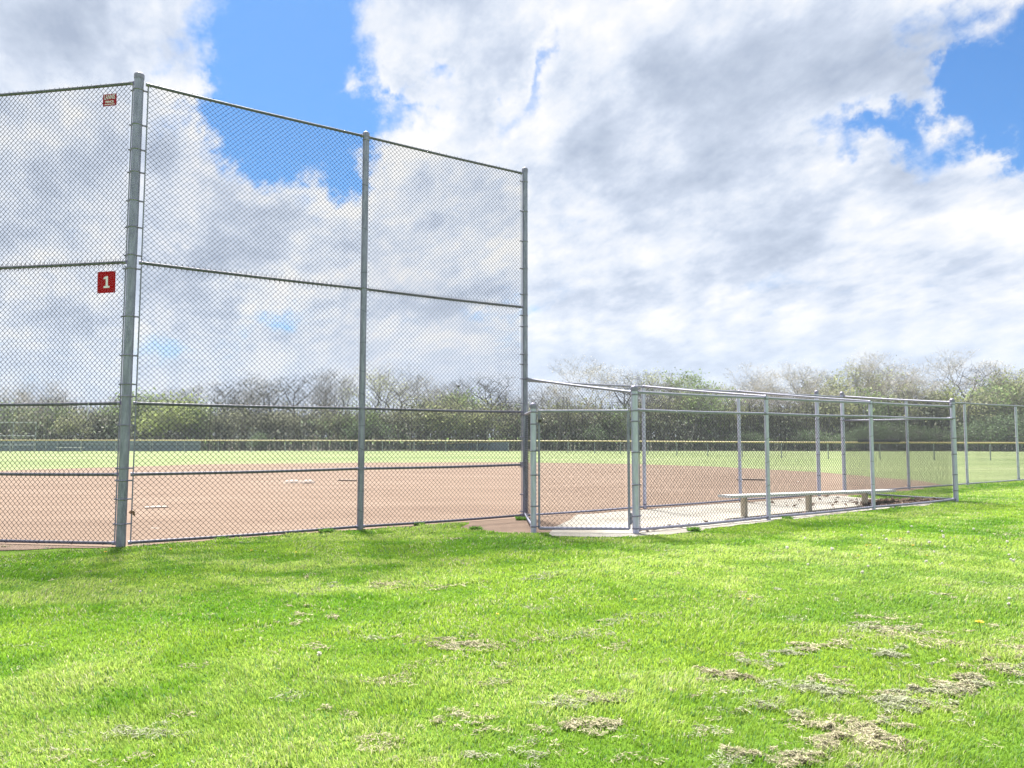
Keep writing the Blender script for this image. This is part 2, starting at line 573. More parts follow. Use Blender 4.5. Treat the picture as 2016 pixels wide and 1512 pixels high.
def ties(a, b, z, parent, r=0.021, every=0.45, za=None):
    """short wire ties that lash the fabric to a rail: one detail mesh on the rail"""
    a, b = np.array(a, float), np.array(b, float)
    L = np.linalg.norm(b - a)
    u = (b - a) / L
    n = np.array([-u[1], u[0]])
    s = every * 0.5
    while s < L - 0.1:
        mb = MB()
        zz = z if za is None else z + (za - z) * s / L
        sag = -0.009 * 4 * (s / L) * (1 - s / L)
        pts = []
        for k in range(9):
            q = 2 * math.pi * k / 8
            p = a + u * (s + 0.004 * k) + n * (math.cos(q) * (r + 0.003) + 0.004)
            pts.append(pt(p, zz + sag + math.sin(q) * (r + 0.003)))
        mb.tube(pts, 0.0022, 4, False)
        s += every * random.uniform(0.85, 1.15)
        mb.build('wire_tie', M['wire'], parent)

def tension_bar(p, z0, z1, parent, top_shift=(0, 0)):
    mb = MB()
    mb.tube([pt(p, z0), pt(np.array(p) + np.array(top_shift), z1)], 0.0085, 6)
    return mb.build('tension_bar', M['rail'], parent)

# ---------------------------------------------------------------- backstop
bs = empty('backstop', (0, 0, 0), 'tall three-bay galvanised chain-link backstop with a bent corner behind home plate', 'backstop')
LA = A + WL * 3.3
RA, RB = 0.060, 0.050
leanA = (0.035, 0.0)
H_BAND = [6.10, 5.62, 5.28, 4.97, 4.58, 4.22, 3.84, 3.66, 3.02, 2.50, 2.12, 1.96, 1.58, 1.02, 0.86, 0.62, 0.30]
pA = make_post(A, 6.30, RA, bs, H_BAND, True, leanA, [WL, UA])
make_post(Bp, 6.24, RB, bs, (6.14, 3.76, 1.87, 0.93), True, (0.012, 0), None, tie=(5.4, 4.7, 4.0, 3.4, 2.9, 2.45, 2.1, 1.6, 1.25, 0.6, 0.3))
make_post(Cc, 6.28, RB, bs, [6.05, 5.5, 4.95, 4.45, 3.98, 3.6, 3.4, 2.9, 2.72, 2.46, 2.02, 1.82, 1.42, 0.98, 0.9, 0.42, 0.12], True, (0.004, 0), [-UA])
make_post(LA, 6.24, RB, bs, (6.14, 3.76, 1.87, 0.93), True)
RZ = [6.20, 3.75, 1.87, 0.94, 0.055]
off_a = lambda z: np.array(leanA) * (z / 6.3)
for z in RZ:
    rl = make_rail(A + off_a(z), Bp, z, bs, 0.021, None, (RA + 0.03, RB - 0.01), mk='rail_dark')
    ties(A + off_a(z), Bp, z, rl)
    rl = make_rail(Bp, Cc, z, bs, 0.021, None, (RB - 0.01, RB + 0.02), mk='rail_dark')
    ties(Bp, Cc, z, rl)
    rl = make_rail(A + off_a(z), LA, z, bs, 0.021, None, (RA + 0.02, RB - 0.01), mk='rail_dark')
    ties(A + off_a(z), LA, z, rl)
# fabric hangs on the field side of the rails
FO = 0.036
oA = A + UA * (RA + 0.055)
oL = A + WL * (RA + 0.045)
nUA = np.array([-UA[1], UA[0]])
nWL = np.array([WL[1], -WL[0]])
for z0, z1 in ((0.07, 3.78), (3.72, 6.22)):
    sh = np.array(leanA) * ((z0 + z1) / 2 / 6.3)
    chain_mesh('chain_link_fabric', oA + nUA * FO + sh, Bp + nUA * (FO + 0.02), z0, z1, bs)
    chain_mesh('chain_link_fabric', Bp + nUA * (FO + 0.02), Cc - UA * (RB + 0.03) + nUA * FO, z0, z1, bs)
    chain_mesh('chain_link_fabric', LA + nWL * FO, oL + nWL * FO + sh, z0, z1, bs)
for d in (UA * (RA + 0.047), WL * (RA + 0.04)):
    tension_bar(A + d + np.array([0, 0.02]), 0.08, 3.7, bs, np.array(leanA) * 0.6)
    tension_bar(A + d + np.array([0, 0.02]) + np.array(leanA) * 0.6, 3.74, 6.18, bs, np.array(leanA) * 0.4)
tension_bar(Cc - UA * (RB + 0.03), 0.08, 3.7, bs)
tension_bar(Cc - UA * (RB + 0.03), 3.74, 6.18, bs)

# ---------------------------------------------------------------- signs on the backstop
def text_mesh(body, size, extrude=0.0008, bold=0.0, sx=1.0, sy=1.0):
    cu = bpy.data.curves.new('lettering', 'FONT')
    cu.body = body
    cu.size = size
    cu.extrude = extrude
    cu.offset = bold
    cu.align_x = 'CENTER'
    cu.align_y = 'CENTER'
    ob = bpy.data.objects.new('lettering', cu)
    COL.objects.link(ob)
    dg = bpy.context.evaluated_depsgraph_get()
    me = bpy.data.meshes.new_from_object(ob.evaluated_get(dg))
    COL.objects.unlink(ob)
    bpy.data.objects.remove(ob)
    for v in me.vertices:
        v.co.x *= sx
        v.co.y *= sy
    return me

def sign_empty(name, s, z, label, dz=0.0):
    p = A + WL * s - nWL * 0.012
    o = empty(name, pt(p, z), label, 'sign')
    # local x along the wing as seen from the lawn, local z up, local -y towards the lawn
    x = Vector((-WL[0], -WL[1], 0))
    zz = Vector((0, 0, 1))
    y = zz.cross(x)
    Mx = Matrix((x, y, zz)).transposed().to_4x4()
    o.matrix_world = Matrix.Translation(Vector(pt(p, z))) @ Mx @ Matrix.Rotation(dz, 4, 'Y')
    return o

def plate(w, h, name, m, parent, t=0.004):
    mb = MB()
    mb.box((0, 0, 0), (w, t, h))
    o = mb.build(name, m, parent)
    mod = None
    return o

def put_text(me, m, parent, x, z, name, y=-0.0035):
    me.materials.clear()
    me.materials.append(m)
    o = link(name, me, parent)
    o.rotation_euler = (R(90), 0, 0)
    o.location = (x, y, z)
    return o

def numeral_one(parent):
    # slab-serif one, drawn as an outline with thickness
    pts = [(-0.042, -0.078), (0.046, -0.078), (0.046, -0.052), (0.020, -0.052), (0.020, 0.080), (-0.006, 0.080), (-0.044, 0.062), (-0.044, 0.038), (-0.012, 0.048), (-0.012, -0.052), (-0.042, -0.052)]
    import bmesh
    bmq = bmesh.new()
    f = bmq.faces.new([bmq.verts.new((x, 0, z)) for x, z in pts])
    r = bmesh.ops.extrude_face_region(bmq, geom=[f])
    for v in r['geom']:
        if isinstance(v, bmesh.types.BMVert):
            v.co.y -= 0.0015
    bmesh.ops.recalc_face_normals(bmq, faces=bmq.faces)
    me = bpy.data.meshes.new('numeral')
    bmq.to_mesh(me)
    bmq.free()
    me.materials.append(M['white_ink'])
    o = link('numeral', me, parent)
    o.location = (0.004, -0.0022, 0)
    return o

s1 = sign_empty('number_sign', 0.335, 3.485, 'red square sign with a white numeral 1 wired below the middle rail', R(-1.0))
p = plate(0.265, 0.29, 'sign_panel', M['red'], s1)
numeral_one(s1)
mb = MB()
for x, z in ((-0.118, 0.132), (0.118, 0.132), (-0.118, -0.132), (0.118, -0.132)):
    mb.tube([(x, -0.005, z), (x, 0.006, z)], 0.006, 8)
mb.tube([(-0.118, -0.004, 0.132), (-0.17, 0.01, 0.138)], 0.002, 5)
mb.tube([(-0.118, -0.004, -0.132), (-0.155, 0.012, -0.165)], 0.002, 5)
mb.tube([(0.118, -0.004, 0.132), (0.135, 0.012, 0.165)], 0.002, 5)
mb.build('wire_fixings', M['band'], s1)

s2 = sign_empty('fence_maker_sign', 0.385, 5.985, 'small dark red sign with LANNIS FENCE lettering near the top rail', R(-1.0))
plate(0.205, 0.165, 'sign_panel', M['maker_red'], s2)
put_text(text_mesh('LANNIS', 0.085, bold=0.0012, sx=0.56, sy=1.08), M['grey_ink'], s2, 0.0, 0.038, 'maker_name')
put_text(text_mesh('FENCE', 0.042, bold=0.0012, sx=1.0, sy=0.95), M['white_ink'], s2, 0.0, -0.028, 'trade_word')
mb = MB()
xx = -0.075
for wd in (0.022, 0.014, 0.03, 0.02, 0.026, 0.018):
    mb.box((xx + wd / 2, -0.0026, -0.062), (wd, 0.001, 0.011))
    xx += wd + 0.0045
mb.build('small_print', M['grey_ink'], s2)
mb = MB()
for x, z in ((-0.092, 0.072), (0.092, 0.072), (-0.092, -0.072), (0.092, -0.072)):
    mb.tube([(x, -0.004, z), (x, 0.005, z)], 0.0045, 8)
mb.build('bolts', M['band'], s2)

# pale plastic tie hanging from the head-high rail of the left wing
pz = A + WL * 0.52 - nWL * 0.026
mb = MB()
mb.tube([pt(pz, 1.895), pt(pz - nWL * 0.004 + WL * 0.004, 1.85), pt(pz + WL * 0.01, 1.78), pt(pz + WL * 0.016, 1.735), pt(pz + WL * 0.006, 1.715)], 0.0035, 6)
tag(mb.build('plastic_tie', M['string']), 'thin pale plastic tie hanging from a backstop rail left of the corner post', 'tie')
# dead leaf caught in the fabric
mb = MB()
lp = A + UA * 0.13 + np.array([0.0, -0.03])
for dx, dz, rr in ((0, 0, 0.0), (0.03, 0.012, 0.6), (-0.012, 0.02, -0.7), (0.035, -0.018, 1.2)):
    c = Vector(pt(lp, 0.44)) + Vector((dx, -0.01, dz))
    T = Matrix.Translation(c) @ Matrix.Rotation(rr, 4, 'Y') @ Matrix.Rotation(0.4, 4, 'Z')
    mb.add([T @ Vector(q) for q in ((-0.03, 0, 0), (-0.005, 0.01, 0.014), (0.03, 0, 0.003), (0.0, -0.008, -0.014))], [(0, 1, 2), (0, 2, 3)])
tag(mb.build('dead_leaf', M['dryleaf']), 'crumpled brown dead leaf caught in the fence at the foot of the corner post', 'leaf')

# ---------------------------------------------------------------- dugout enclosure
dg_ = empty('dugout_enclosure', (0, 0, 0), 'open-roofed chain-link dugout fence round the bench, right of the backstop', 'fence')
RP = 0.044
BD = [0.12, 0.62, 1.0, 1.42, 1.75]
make_post(G2, 2.16, 0.05, dg_, [2.06, 1.82, 1.66, 1.2, 0.72, 0.26, 0.08], True, (0, 0), [UN], mk='post_light')
make_post(NP[1], 2.13, 0.036, dg_, [1.82, 2.08], False, tie=(1.4, 1.0, 0.6), mk='post_light')
make_post(NP[2], 2.13, 0.036, dg_, [1.82, 2.08], False, tie=(1.45, 0.95, 0.5), mk='post_light')
make_post(E_, 2.24, 0.052, dg_, [2.15, 1.84, 1.4, 1.05, 0.6, 0.25], True, (0, 0), [-UN], mk='post_light')
make_post(G1, 1.90, 0.044, dg_, [1.80, 1.62, 1.22, 0.86, 0.4, 0.1], True, (0, 0), [np.array([1.0, 0.0])], mk='post_light')
# near (lawn) side
ZT = 2.10
for i in range(3):
    a, b = NP[i], NP[i + 1]
    for z in (ZT, 1.83, 0.07):
        ins = (0.045 if i == 0 else 0.03, 0.03 if i < 2 else 0.05)
        rl = make_rail(a, b, z if z != 0.07 else 0.06, dg_, 0.0215, None, ins, cups=(i != 1))
        if z != ZT:
            ties(a, b, z, rl, 0.021, 0.5)
    off = N * 0.03
    chain_mesh('chain_link_fabric', a + UN * (0.07 if i == 0 else 0) + off, b - UN * (0.08 if i == 2 else 0) + off, 0.05, 1.83, dg_, 0.0026)
tension_bar(G2 + UN * 0.085, 0.05, 1.85, dg_)
tension_bar(E_ - UN * 0.09, 0.05, 1.85, dg_)
# short return between the backstop end post and the gate post
rl = make_rail(Cc, G1, 1.83, dg_, 0.021, None, (0.05, 0.045))
chain_mesh('chain_link_fabric', Cc + (G1 - Cc) / 2.14 * 0.08, G1 - (G1 - Cc) / 2.14 * 0.08, 0.10, 1.83, dg_, 0.0009, ends=False)
make_rail(Cc, G1, 0.09, dg_, 0.021, None, (0.05, 0.045))
# roof beams that fall from the field side to the lawn side
make_rail(Cc, G2, 2.46, dg_, 0.021, 2.10, (0.05, 0.05), 'roof_beam')
make_rail(Cc + U * 2.92, NP[1], 2.44, dg_, 0.019, 2.13, (0.0, 0.0), 'roof_beam')
make_rail(Cc + U * 5.83, NP[2], 2.44, dg_, 0.019, 2.13, (0.0, 0.0), 'roof_beam')
# end wall
F4 = FP[3]
make_rail(F4, E_, 2.44, dg_, 0.021, 2.20, (0.05, 0.05), 'roof_beam')
make_rail(F4, E_, 1.84, dg_, 0.021, None, (0.05, 0.05))
make_rail(F4, E_, 0.06, dg_, 0.02, None, (0.05, 0.05))
chain_mesh('chain_link_fabric', F4 + (E_ - F4) * 0.04, E_ - (E_ - F4) * 0.04, 0.06, 1.84, dg_, 0.0019)

# gate between gate post and dugout corner
gt = empty('chain_link_gate', pt(G1, 0), 'closed walk-in chain-link gate with a dark padlock beside the backstop end post', 'gate')
gu = (G2 - G1) / np.linalg.norm(G2 - G1)
ga, gb = G1 + gu * 0.085, G2 - gu * 0.095
loc = lambda p, z: (p[0] - G1[0], p[1] - G1[1], z)
mb = MB()
mb.tube([loc(ga, 0.075), loc(gb, 0.075)], 0.023, 14)
mb.tube([loc(ga, 1.815), loc(gb, 1.815)], 0.021, 14)
mb.tube([loc(ga, 0.07), loc(ga, 1.82)], 0.016, 12)
mb.tube([loc(gb, 0.07), loc(gb, 1.82)], 0.020, 12)
mb.build('gate_frame', M['rail'], gt)
gm = chain_mesh('chain_link_fabric', ga + gu * 0.02 + N * 0.012 - G1, gb - gu * 0.02 + N * 0.012 - G1, 0.08, 1.81, gt, 0.0024, ends=False)
for z in (0.26, 0.18, 1.60):
    mb = MB()
    mb.box(loc(gb + gu * 0.022, z), (0.07, 0.03, 0.035))
    mb.tube([loc(gb + gu * 0.03, z - 0.045), loc(gb + gu * 0.03, z + 0.045)], 0.012, 8)
    mb.build('hinge', M['band'], gt)
mb = MB()
mb.box(loc(ga - gu * 0.012, 1.765), (0.10, 0.022, 0.022))
mb.box(loc(ga + gu * 0.012, 1.76), (0.016, 0.035, 0.09))
mb.build('latch', M['band'], gt)
mb = MB()
mb.box(loc(ga + gu * 0.012 + np.array([0, -0.03]), 1.665), (0.048, 0.022, 0.045))
pk = MB()
pk.tube([loc(ga + gu * (0.012 + dx) + np.array([0, -0.03]), z) for dx, z in ((-0.016, 1.685), (-0.016, 1.715), (-0.008, 1.728), (0.008, 1.728), (0.016, 1.715), (0.016, 1.685))], 0.004, 8)
pl = mb.build('padlock', M['brass'], gt)
pk.build('shackle', M['band'], pl)

# ---------------------------------------------------------------- field side fence
ff = empty('sideline_fence', (0, 0, 0), 'eight foot galvanised chain-link sideline fence running from the backstop past the dugout', 'fence')
for i, p in enumerate(FP):
    big = i in (2, 3)
    make_post(p, 2.52 if big else 2.40, 0.045 if big else 0.036, ff, (2.42, 0.1) if not big else (2.42, 1.84, 1.4, 1.0, 0.5, 0.1), big, tie=() if big else (1.9, 1.4, 0.9, 0.45), mk='post_light')
pts = [Cc] + FP
for i in range(len(pts) - 1):
    a, b = pts[i], pts[i + 1]
    rl = make_rail(a, b, 2.43, ff, 0.021, None, (0.05 if i in (0, 3) else 0.0, 0.04 if i == 2 else 0.0), cups=False)
    ties(a, b, 2.43, rl, 0.021, 0.6)
    if i == 3:
        continue                                # the doorway to the field has no fabric
    make_rail(a, b, 0.05, ff, 0.02, None, (0.05 if i == 0 else 0.04, 0.04), cups=False)
    chain_mesh('chain_link_fabric', a + U * (0.06 if i in (0, 4) else 0) + N * 0.03, b + N * 0.03 - U * (0.05 if i == 2 else 0), 0.05, 2.44, ff, 0.0024 if i < 3 else 0.0026)

# ---------------------------------------------------------------- bench
t0, t1, zl, zr = 2.75, 8.1, 0.41, 0.30
bc = lambda t: G2 + UN * t + N * 0.62
mid = (bc(t0) + bc(t1)) / 2
bn = empty('team_bench', pt(mid, 0), 'long backless white aluminium bench on three short wooden posts inside the dugout', 'bench')
tilt = math.atan2(zr - zl, t1 - t0)
RM = Matrix.Rotation(math.atan2(UN[1], UN[0]), 4, 'Z') @ Matrix.Rotation(-tilt, 4, 'Y')
Ln = t1 - t0
mb = MB()
for k in range(6):                              # ribbed extruded plank
    y = -0.125 + 0.05 * k
    mb.box(RM @ Vector((0, y, -0.006)) + Vector((0, 0, (zl + zr) / 2)), (Ln, 0.047, 0.012), 0, RM)
mb.build('seat', M['alu'], bn)
mb = MB()
for y in (-0.148, 0.148):
    mb.box(RM @ Vector((0, y, -0.022)) + Vector((0, 0, (zl + zr) / 2)), (Ln, 0.004, 0.04), 0, RM)
for x in (-Ln / 2 - 0.003, Ln / 2 + 0.003):
    mb.box(RM @ Vector((x, 0, -0.02)) + Vector((0, 0, (zl + zr) / 2)), (0.006, 0.30, 0.045), 0, RM)
mb.build('seat_edge', M['plank_edge'], bn)
for t in (3.27, 5.2, 7.15):
    z = zl + (zr - zl) * (t - t0) / (t1 - t0)
    q = bc(t) - mid
    mb = MB()
    mb.box((q[0], q[1], (z - 0.05) / 2 - 0.1), (0.085, 0.085, z - 0.05 + 0.2), math.atan2(UN[1], UN[0]) + random.uniform(-.1, .1), None)
    lg = mb.build('leg', M['wood'], bn)
    mb = MB()
    mb.box((q[0], q[1], z - 0.036), (0.06, 0.27, 0.024), math.atan2(UN[1], UN[0]))
    mb.build('cross_bracket', M['plank_edge'], lg)

# ---------------------------------------------------------------- things on the infield
def slab_thing(name, c, size, rz, label, cat, m, group=None):
    mb = MB()
    sx, sy, sz = size
    b2 = 0.25
    mb.box((0, 0, sz / 2), size)
    mb.box((0, 0, sz + 0.002), (sx * 0.94, sy * 0.86, 0.004))
    o = mb.build(name, m)
    o.location = (c[0], c[1], 0.009)
    o.rotation_euler = (0, 0, rz)
    return tag(o, label, cat, group)
slab_thing('pitching_plate', (7.83, 25.4), (0.86, 0.2, 0.05), R(-20), 'long white rubber strip on the dirt behind the dugout bench', 'plate', M['white_rubber'])
slab_thing('pitching_plate', (-5.3, 24.95), (0.6, 0.16, 0.04), R(-20), 'short white strip on the dirt just left of the middle backstop post', 'plate', M['white_rubber'])
slab_thing('pitching_plate', (-17.05, 28.35), (0.5, 0.2, 0.04), 0, 'small white slab on the dirt far left of the corner post', 'plate', M['white_rubber'])
mb = MB()
mb.add([(-0.215, -0.1, 0), (0.215, -0.1, 0), (0.215, 0.115, 0), (0, 0.33, 0), (-0.215, 0.115, 0), (-0.215, -0.1, 0.02), (0.215, -0.1, 0.02), (0.215, 0.115, 0.02), (0, 0.33, 0.02), (-0.215, 0.115, 0.02)],
       [(5, 6, 7, 8, 9), (0, 1, 6, 5), (1, 2, 7, 6), (2, 3, 8, 7), (3, 4, 9, 8), (4, 0, 5, 9)])
o = mb.build('home_plate', M['white_rubber'])
o.location = (-7.15, 15.6, 0.009)
o.rotation_euler = (0, 0, R(28))
tag(o, 'dusty white home plate flat on the dirt right of the tall corner post', 'plate')
for x, y, s in ((-6.78, 24.0, 0.30), (-6.30, 23.8, 0.24)):
    mb = MB()
    mb.lathe([(s, 0), (s * 0.9, 0.05), (s * 0.55, 0.09), (0.01, 0.11)], (0, 0, 0), 9)
    me = mb.build('chalk_heap', M['white_rubber'])
    for v in me.data.vertices:
        v.co.x *= 1 + 0.25 * math.sin(v.co.y * 17)
        v.co.z *= 0.8 + 0.3 * random.random()
    me.location = (x, y, 0.006)
    tag(me, ('larger' if s > 0.25 else 'smaller') + ' of two low white chalk heaps on the infield dirt', 'chalk heap', 'chalk heaps on the infield')
mb = MB()
mb.add([(-0.11, 0, 0.004), (-0.03, -0.02, 0.012), (0.09, -0.012, 0.006), (0.12, 0.01, 0.01), (0.02, 0.025, 0.016)], [(0, 1, 4), (1, 2, 4), (2, 3, 4)])
o = mb.build('paper_scrap', M['seedhead'])
o.location = (-5.58, 12.05, 0.009)
tag(o, 'white paper scrap on the dirt just behind the foot of the first backstop bay', 'litter')

# ---------------------------------------------------------------- outfield fence
of = empty('outfield_fence', (0, 0, 0), 'low far outfield fence topped with a yellow plastic cap along the wood', 'fence')
OFP = [(-75, 62), (-60, 67.5), (-46.6, 70.3), (-33.3, 71.6), (-15, 73.9), (-4, 73), (4.3, 70.3), (11, 62), (16.4, 54.2), (20.1, 50.2), (29.2, 46.8), (38, 44.5), (48, 41)]
def along(poly, step):
    out = []
    carry = 0.0
    for (x1, y1), (x2, y2) in zip(poly[:-1], poly[1:]):
        L = math.hypot(x2 - x1, y2 - y1)
        s = carry
        while s < L:
            out.append((x1 + (x2 - x1) * s / L, y1 + (y2 - y1) * s / L))
            s += step
        carry = s - L
    return out
def smooth_poly(poly, it=2):
    for _ in range(it):
        q = [poly[0]]
        for a, b in zip(poly[:-1], poly[1:]):
            q += [(a[0] * .75 + b[0] * .25, a[1] * .75 + b[1] * .25), (a[0] * .25 + b[0] * .75, a[1] * .25 + b[1] * .75)]
        poly = q + [poly[-1]]
    return poly
OFS = smooth_poly(OFP)
HF = 1.06
mb = MB()
mb.tube([(x, y, HF + 0.05 * (x < -10) * min(1, (-10 - x) / 30)) for x, y in along(OFS, 1.5)], 0.052, 8)
mb.build('yellow_cap', M['yellow'], of)
for x, y in along(OFS, 3.05):
    mb = MB()
    mb.tube([(x, y, -0.1), (x, y, HF)], 0.034, 8)
    mb.build('post', M['far_post'], of)
def flat_mesh(poly, z0, z1, name, parent, cell=0.12, rad=0.004, matk='far_post'):
    V, Q, base = [], [], 0
    P = along(poly, cell)
    nz = int(round((z1 - z0) / cell))
    P = np.array(P)
    n = len(P)
    for sg in (1, -1):
        for i in range(n - 1):
            for j in range(0, nz):
                if (i + j) % 2 != (0 if sg == 1 else 1):
                    continue
                a = np.array([P[i][0], P[i][1], z0 + j * cell])
                b = np.array([P[i + 1][0], P[i + 1][1], z0 + (j + 1) * cell])
                if sg == -1:
                    a[2], b[2] = b[2], a[2]
                V += [a + (0, 0, rad), a - (0, 0, rad), b - (0, 0, rad), b + (0, 0, rad)]
                Q.append((base, base + 1, base + 2, base + 3))
                base += 4
    return np_mesh(name, np.array(V), np.array(Q), M[matk], parent, quads=True)
flat_mesh(OFS, 0.03, HF, 'chain_link_fabric', of, 0.10, 0.0035)

# second, screened fence of the next field
nf = empty('screened_fence', (0, 0, 0), 'grey-blue screened fence with a sloping thin yellow top seen through the second backstop bay', 'fence')
NFA, NFB = np.array([-18.0, 95.0]), np.array([-0.35, 78.5])
ztop = lambda t: 0.25 + 0.72 * t
mb = MB()
m_ = 20
un = (NFB - NFA) / np.linalg.norm(NFB - NFA)
nn = np.array([-un[1], un[0]]) * 0.01
vs, fs = [], []
for k in range(m_ + 1):
    t = k / m_
    q = NFA + (NFB - NFA) * t
    w = nn * (1 + 2 * math.sin(k * 1.7))
    vs += [pt(q + w, -0.3), pt(q + w, ztop(t)), pt(q + w - nn * 0.6, -0.3), pt(q + w - nn * 0.6, ztop(t))]
for k in range(m_):
    a = 4 * k
    fs += [(a, a + 4, a + 5, a + 1), (a + 6, a + 2, a + 3, a + 7), (a + 1, a + 5, a + 7, a + 3)]
mb.add(vs, fs)
mb.build('windscreen', M['screen'], nf)
mb = MB()
mb.tube([pt(NFA, ztop(0)), pt(NFB, ztop(1))], 0.045, 8)
mb.build('yellow_cap', M['yellow'], nf)
for k in range(9):
    t = k / 8
    q = NFA + (NFB - NFA) * t - np.array([0.02, 0.05])
    mb = MB()
    mb.tube([pt(q, -0.4), pt(q, ztop(t))], 0.035, 8)
    mb.build('post', M['far_post'], nf)

# screened fence on the far left with a taller backstop behind
lf = empty('screened_fence', (0, 0, 0), 'long grey-blue screened fence with pale posts at the far left', 'fence')
LFA, LFB = np.array([-75.0, 78.5]), np.array([-31.5, 78.0])
mb = MB()
mb.box(pt((LFA + LFB) / 2, 0.46), (43.5, 0.02, 1.3), math.atan2((LFB - LFA)[1], (LFB - LFA)[0]))
mb.build('windscreen', M['screen'], lf)
for k in range(19):
    q = LFA + (LFB - LFA) * k / 18 + np.array([0, -0.06])
    mb = MB()
    mb.tube([pt(q, -0.3), pt(q, 1.12)], 0.04, 8)
    mb.build('post', M['far_post'], lf)
mb = MB()
mb.tube([pt(LFA + np.array([0, -.06]), 0.70), pt(LFB + np.array([0, -.06]), 0.70)], 0.03, 8)
mb.build('rail', M['far_post'], lf)
fb = empty('far_backstop', (0, 0, 0), 'tall pale pipe-framed backstop far away at the left edge, before the wood', 'backstop')
xs = [-62.0, -57.5, -53.0, -48.2, -46.2]
for x in (-62.0, -57.5, -53.0, -48.55, -46.35):
    mb = MB()
    mb.tube([(x, 75.0, -0.1), (x, 75.0, 2.85)], 0.045, 8)
    mb.build('post', M['far_post'], fb)
for z in (2.83, 1.52, 0.62):
    mb = MB()
    mb.tube([(-62, 75, z), (-46.35, 75, z)], 0.035, 8)
    mb.build('rail', M['far_post'], fb)
flat_mesh([(-62, 75.04), (-46.35, 75.04)], 0.05, 2.8, 'chain_link_fabric', fb, 0.12, 0.003)
fbn = empty('far_bench', (-42.7, 74.6, 0), 'low pale bench in front of the far left screened fence', 'bench')
mb = MB(); mb.box((0, 0, 0.40), (2.6, 0.28, 0.05)); mb.build('seat', M['alu'], fbn)
for x in (-1.0, 1.0):
    mb = MB(); mb.box((x, 0, 0.19), (0.07, 0.22, 0.38)); mb.build('leg', M['far_post'], fbn)

# dark cups along the yellow cap at the right
def cap_at(px):
    best = None
    pp = along(OFS, 0.02)
    return min(pp, key=lambda q: abs(1008 + F_PX * q[0] / q[1] - px))
mb = MB()
mb.lathe([(0.045, -0.03), (0.055, 0.0), (0.062, 0.10), (0.058, 0.13), (0.05, 0.155), (0.002, 0.16)], (0, 0, 0), 10)
mb.lathe([(0.052, 0.02), (0.066, 0.02), (0.066, 0.035), (0.056, 0.035)], (0, 0, 0), 10)
cup = mb.build('cup', M['navy'])
cup['label'] = 'dark navy cup in the tight row standing on the yellow outfield fence cap'
cup['category'] = 'cup'
cup['group'] = 'dark cups along the yellow fence cap'
c0, c1 = np.array(cap_at(1688)), np.array(cap_at(1768))
for k in range(20):
    o = cup if k == 0 else cup.copy()
    if k:
        COL.objects.link(o)
    q = c0 + (c1 - c0) * k / 19
    o.location = (q[0], q[1], HF + 0.052)
    o.rotation_euler = (0, 0, k * 1.3)

# bird
mb = MB()
mb.tube([(-0.16, 0, 0), (-0.09, 0, 0.01), (0, 0, 0.015), (0.09, 0, 0.012), (0.14, 0, 0.015), (0.18, 0, 0.01)], [0.012, 0.035, 0.05, 0.04, 0.03, 0.004], 8)
mb.add([(-0.16, 0.0, 0.0), (-0.27, 0.05, 0.0), (-0.27, -0.05, 0.0), (-0.16, 0, 0.012)], [(0, 1, 3), (0, 3, 2), (0, 2, 1)])
bird = mb.build('bird', M['bird'])
for sg in (1, -1):
    mb = MB()
    mb.add([(0.06, 0.03 * sg, 0.02), (-0.07, 0.03 * sg, 0.02), (0.03, 0.22 * sg, 0.09), (-0.08, 0.2 * sg, 0.08), (-0.02, 0.42 * sg, 0.05), (0.0, 0.2 * sg, 0.095)],
           [(0, 1, 3), (0, 3, 5), (0, 5, 2), (3, 4, 5), (2, 5, 4)])
    mb.build('wing', M['bird'], bird)
bird.location = (-3.85, 55, 5.05)
bird.rotation_euler = (0.1, 0.1, 0.5)
tag(bird, 'small dark bird flying above the treetops behind the second backstop bay', 'bird')

# ---------------------------------------------------------------- lawn blades
def blades(n, dmin, dmax, seed, hs=1.0, ws=1.0):
    g = np.random.default_rng(seed)
    t = g.random(n)
    D = (dmin ** 0.7 + t * (dmax ** 0.7 - dmin ** 0.7)) ** (1 / 0.7)
    X = (g.random(n) * 2 - 1) * (0.72 * D + 0.9)
    keep = ~inside(X, D, INF) & ~inside(X, D, SLAB)
    # field side of the fences is outfield turf, not mown lawn
    side = (X - Cc[0]) * N[0] + (D - Cc[1]) * N[1]
    keep &= (side < 0.05)
    lside = (X - A[0]) * nWL[0] + (D - A[1]) * nWL[1]
    keep &= ~((lside > 0) & (X < A[0]))
    # thin out towards the bare strips along the fences
    X, D = X[keep], D[keep]
    g2 = g.random(len(X))
    return X, D, g2, g

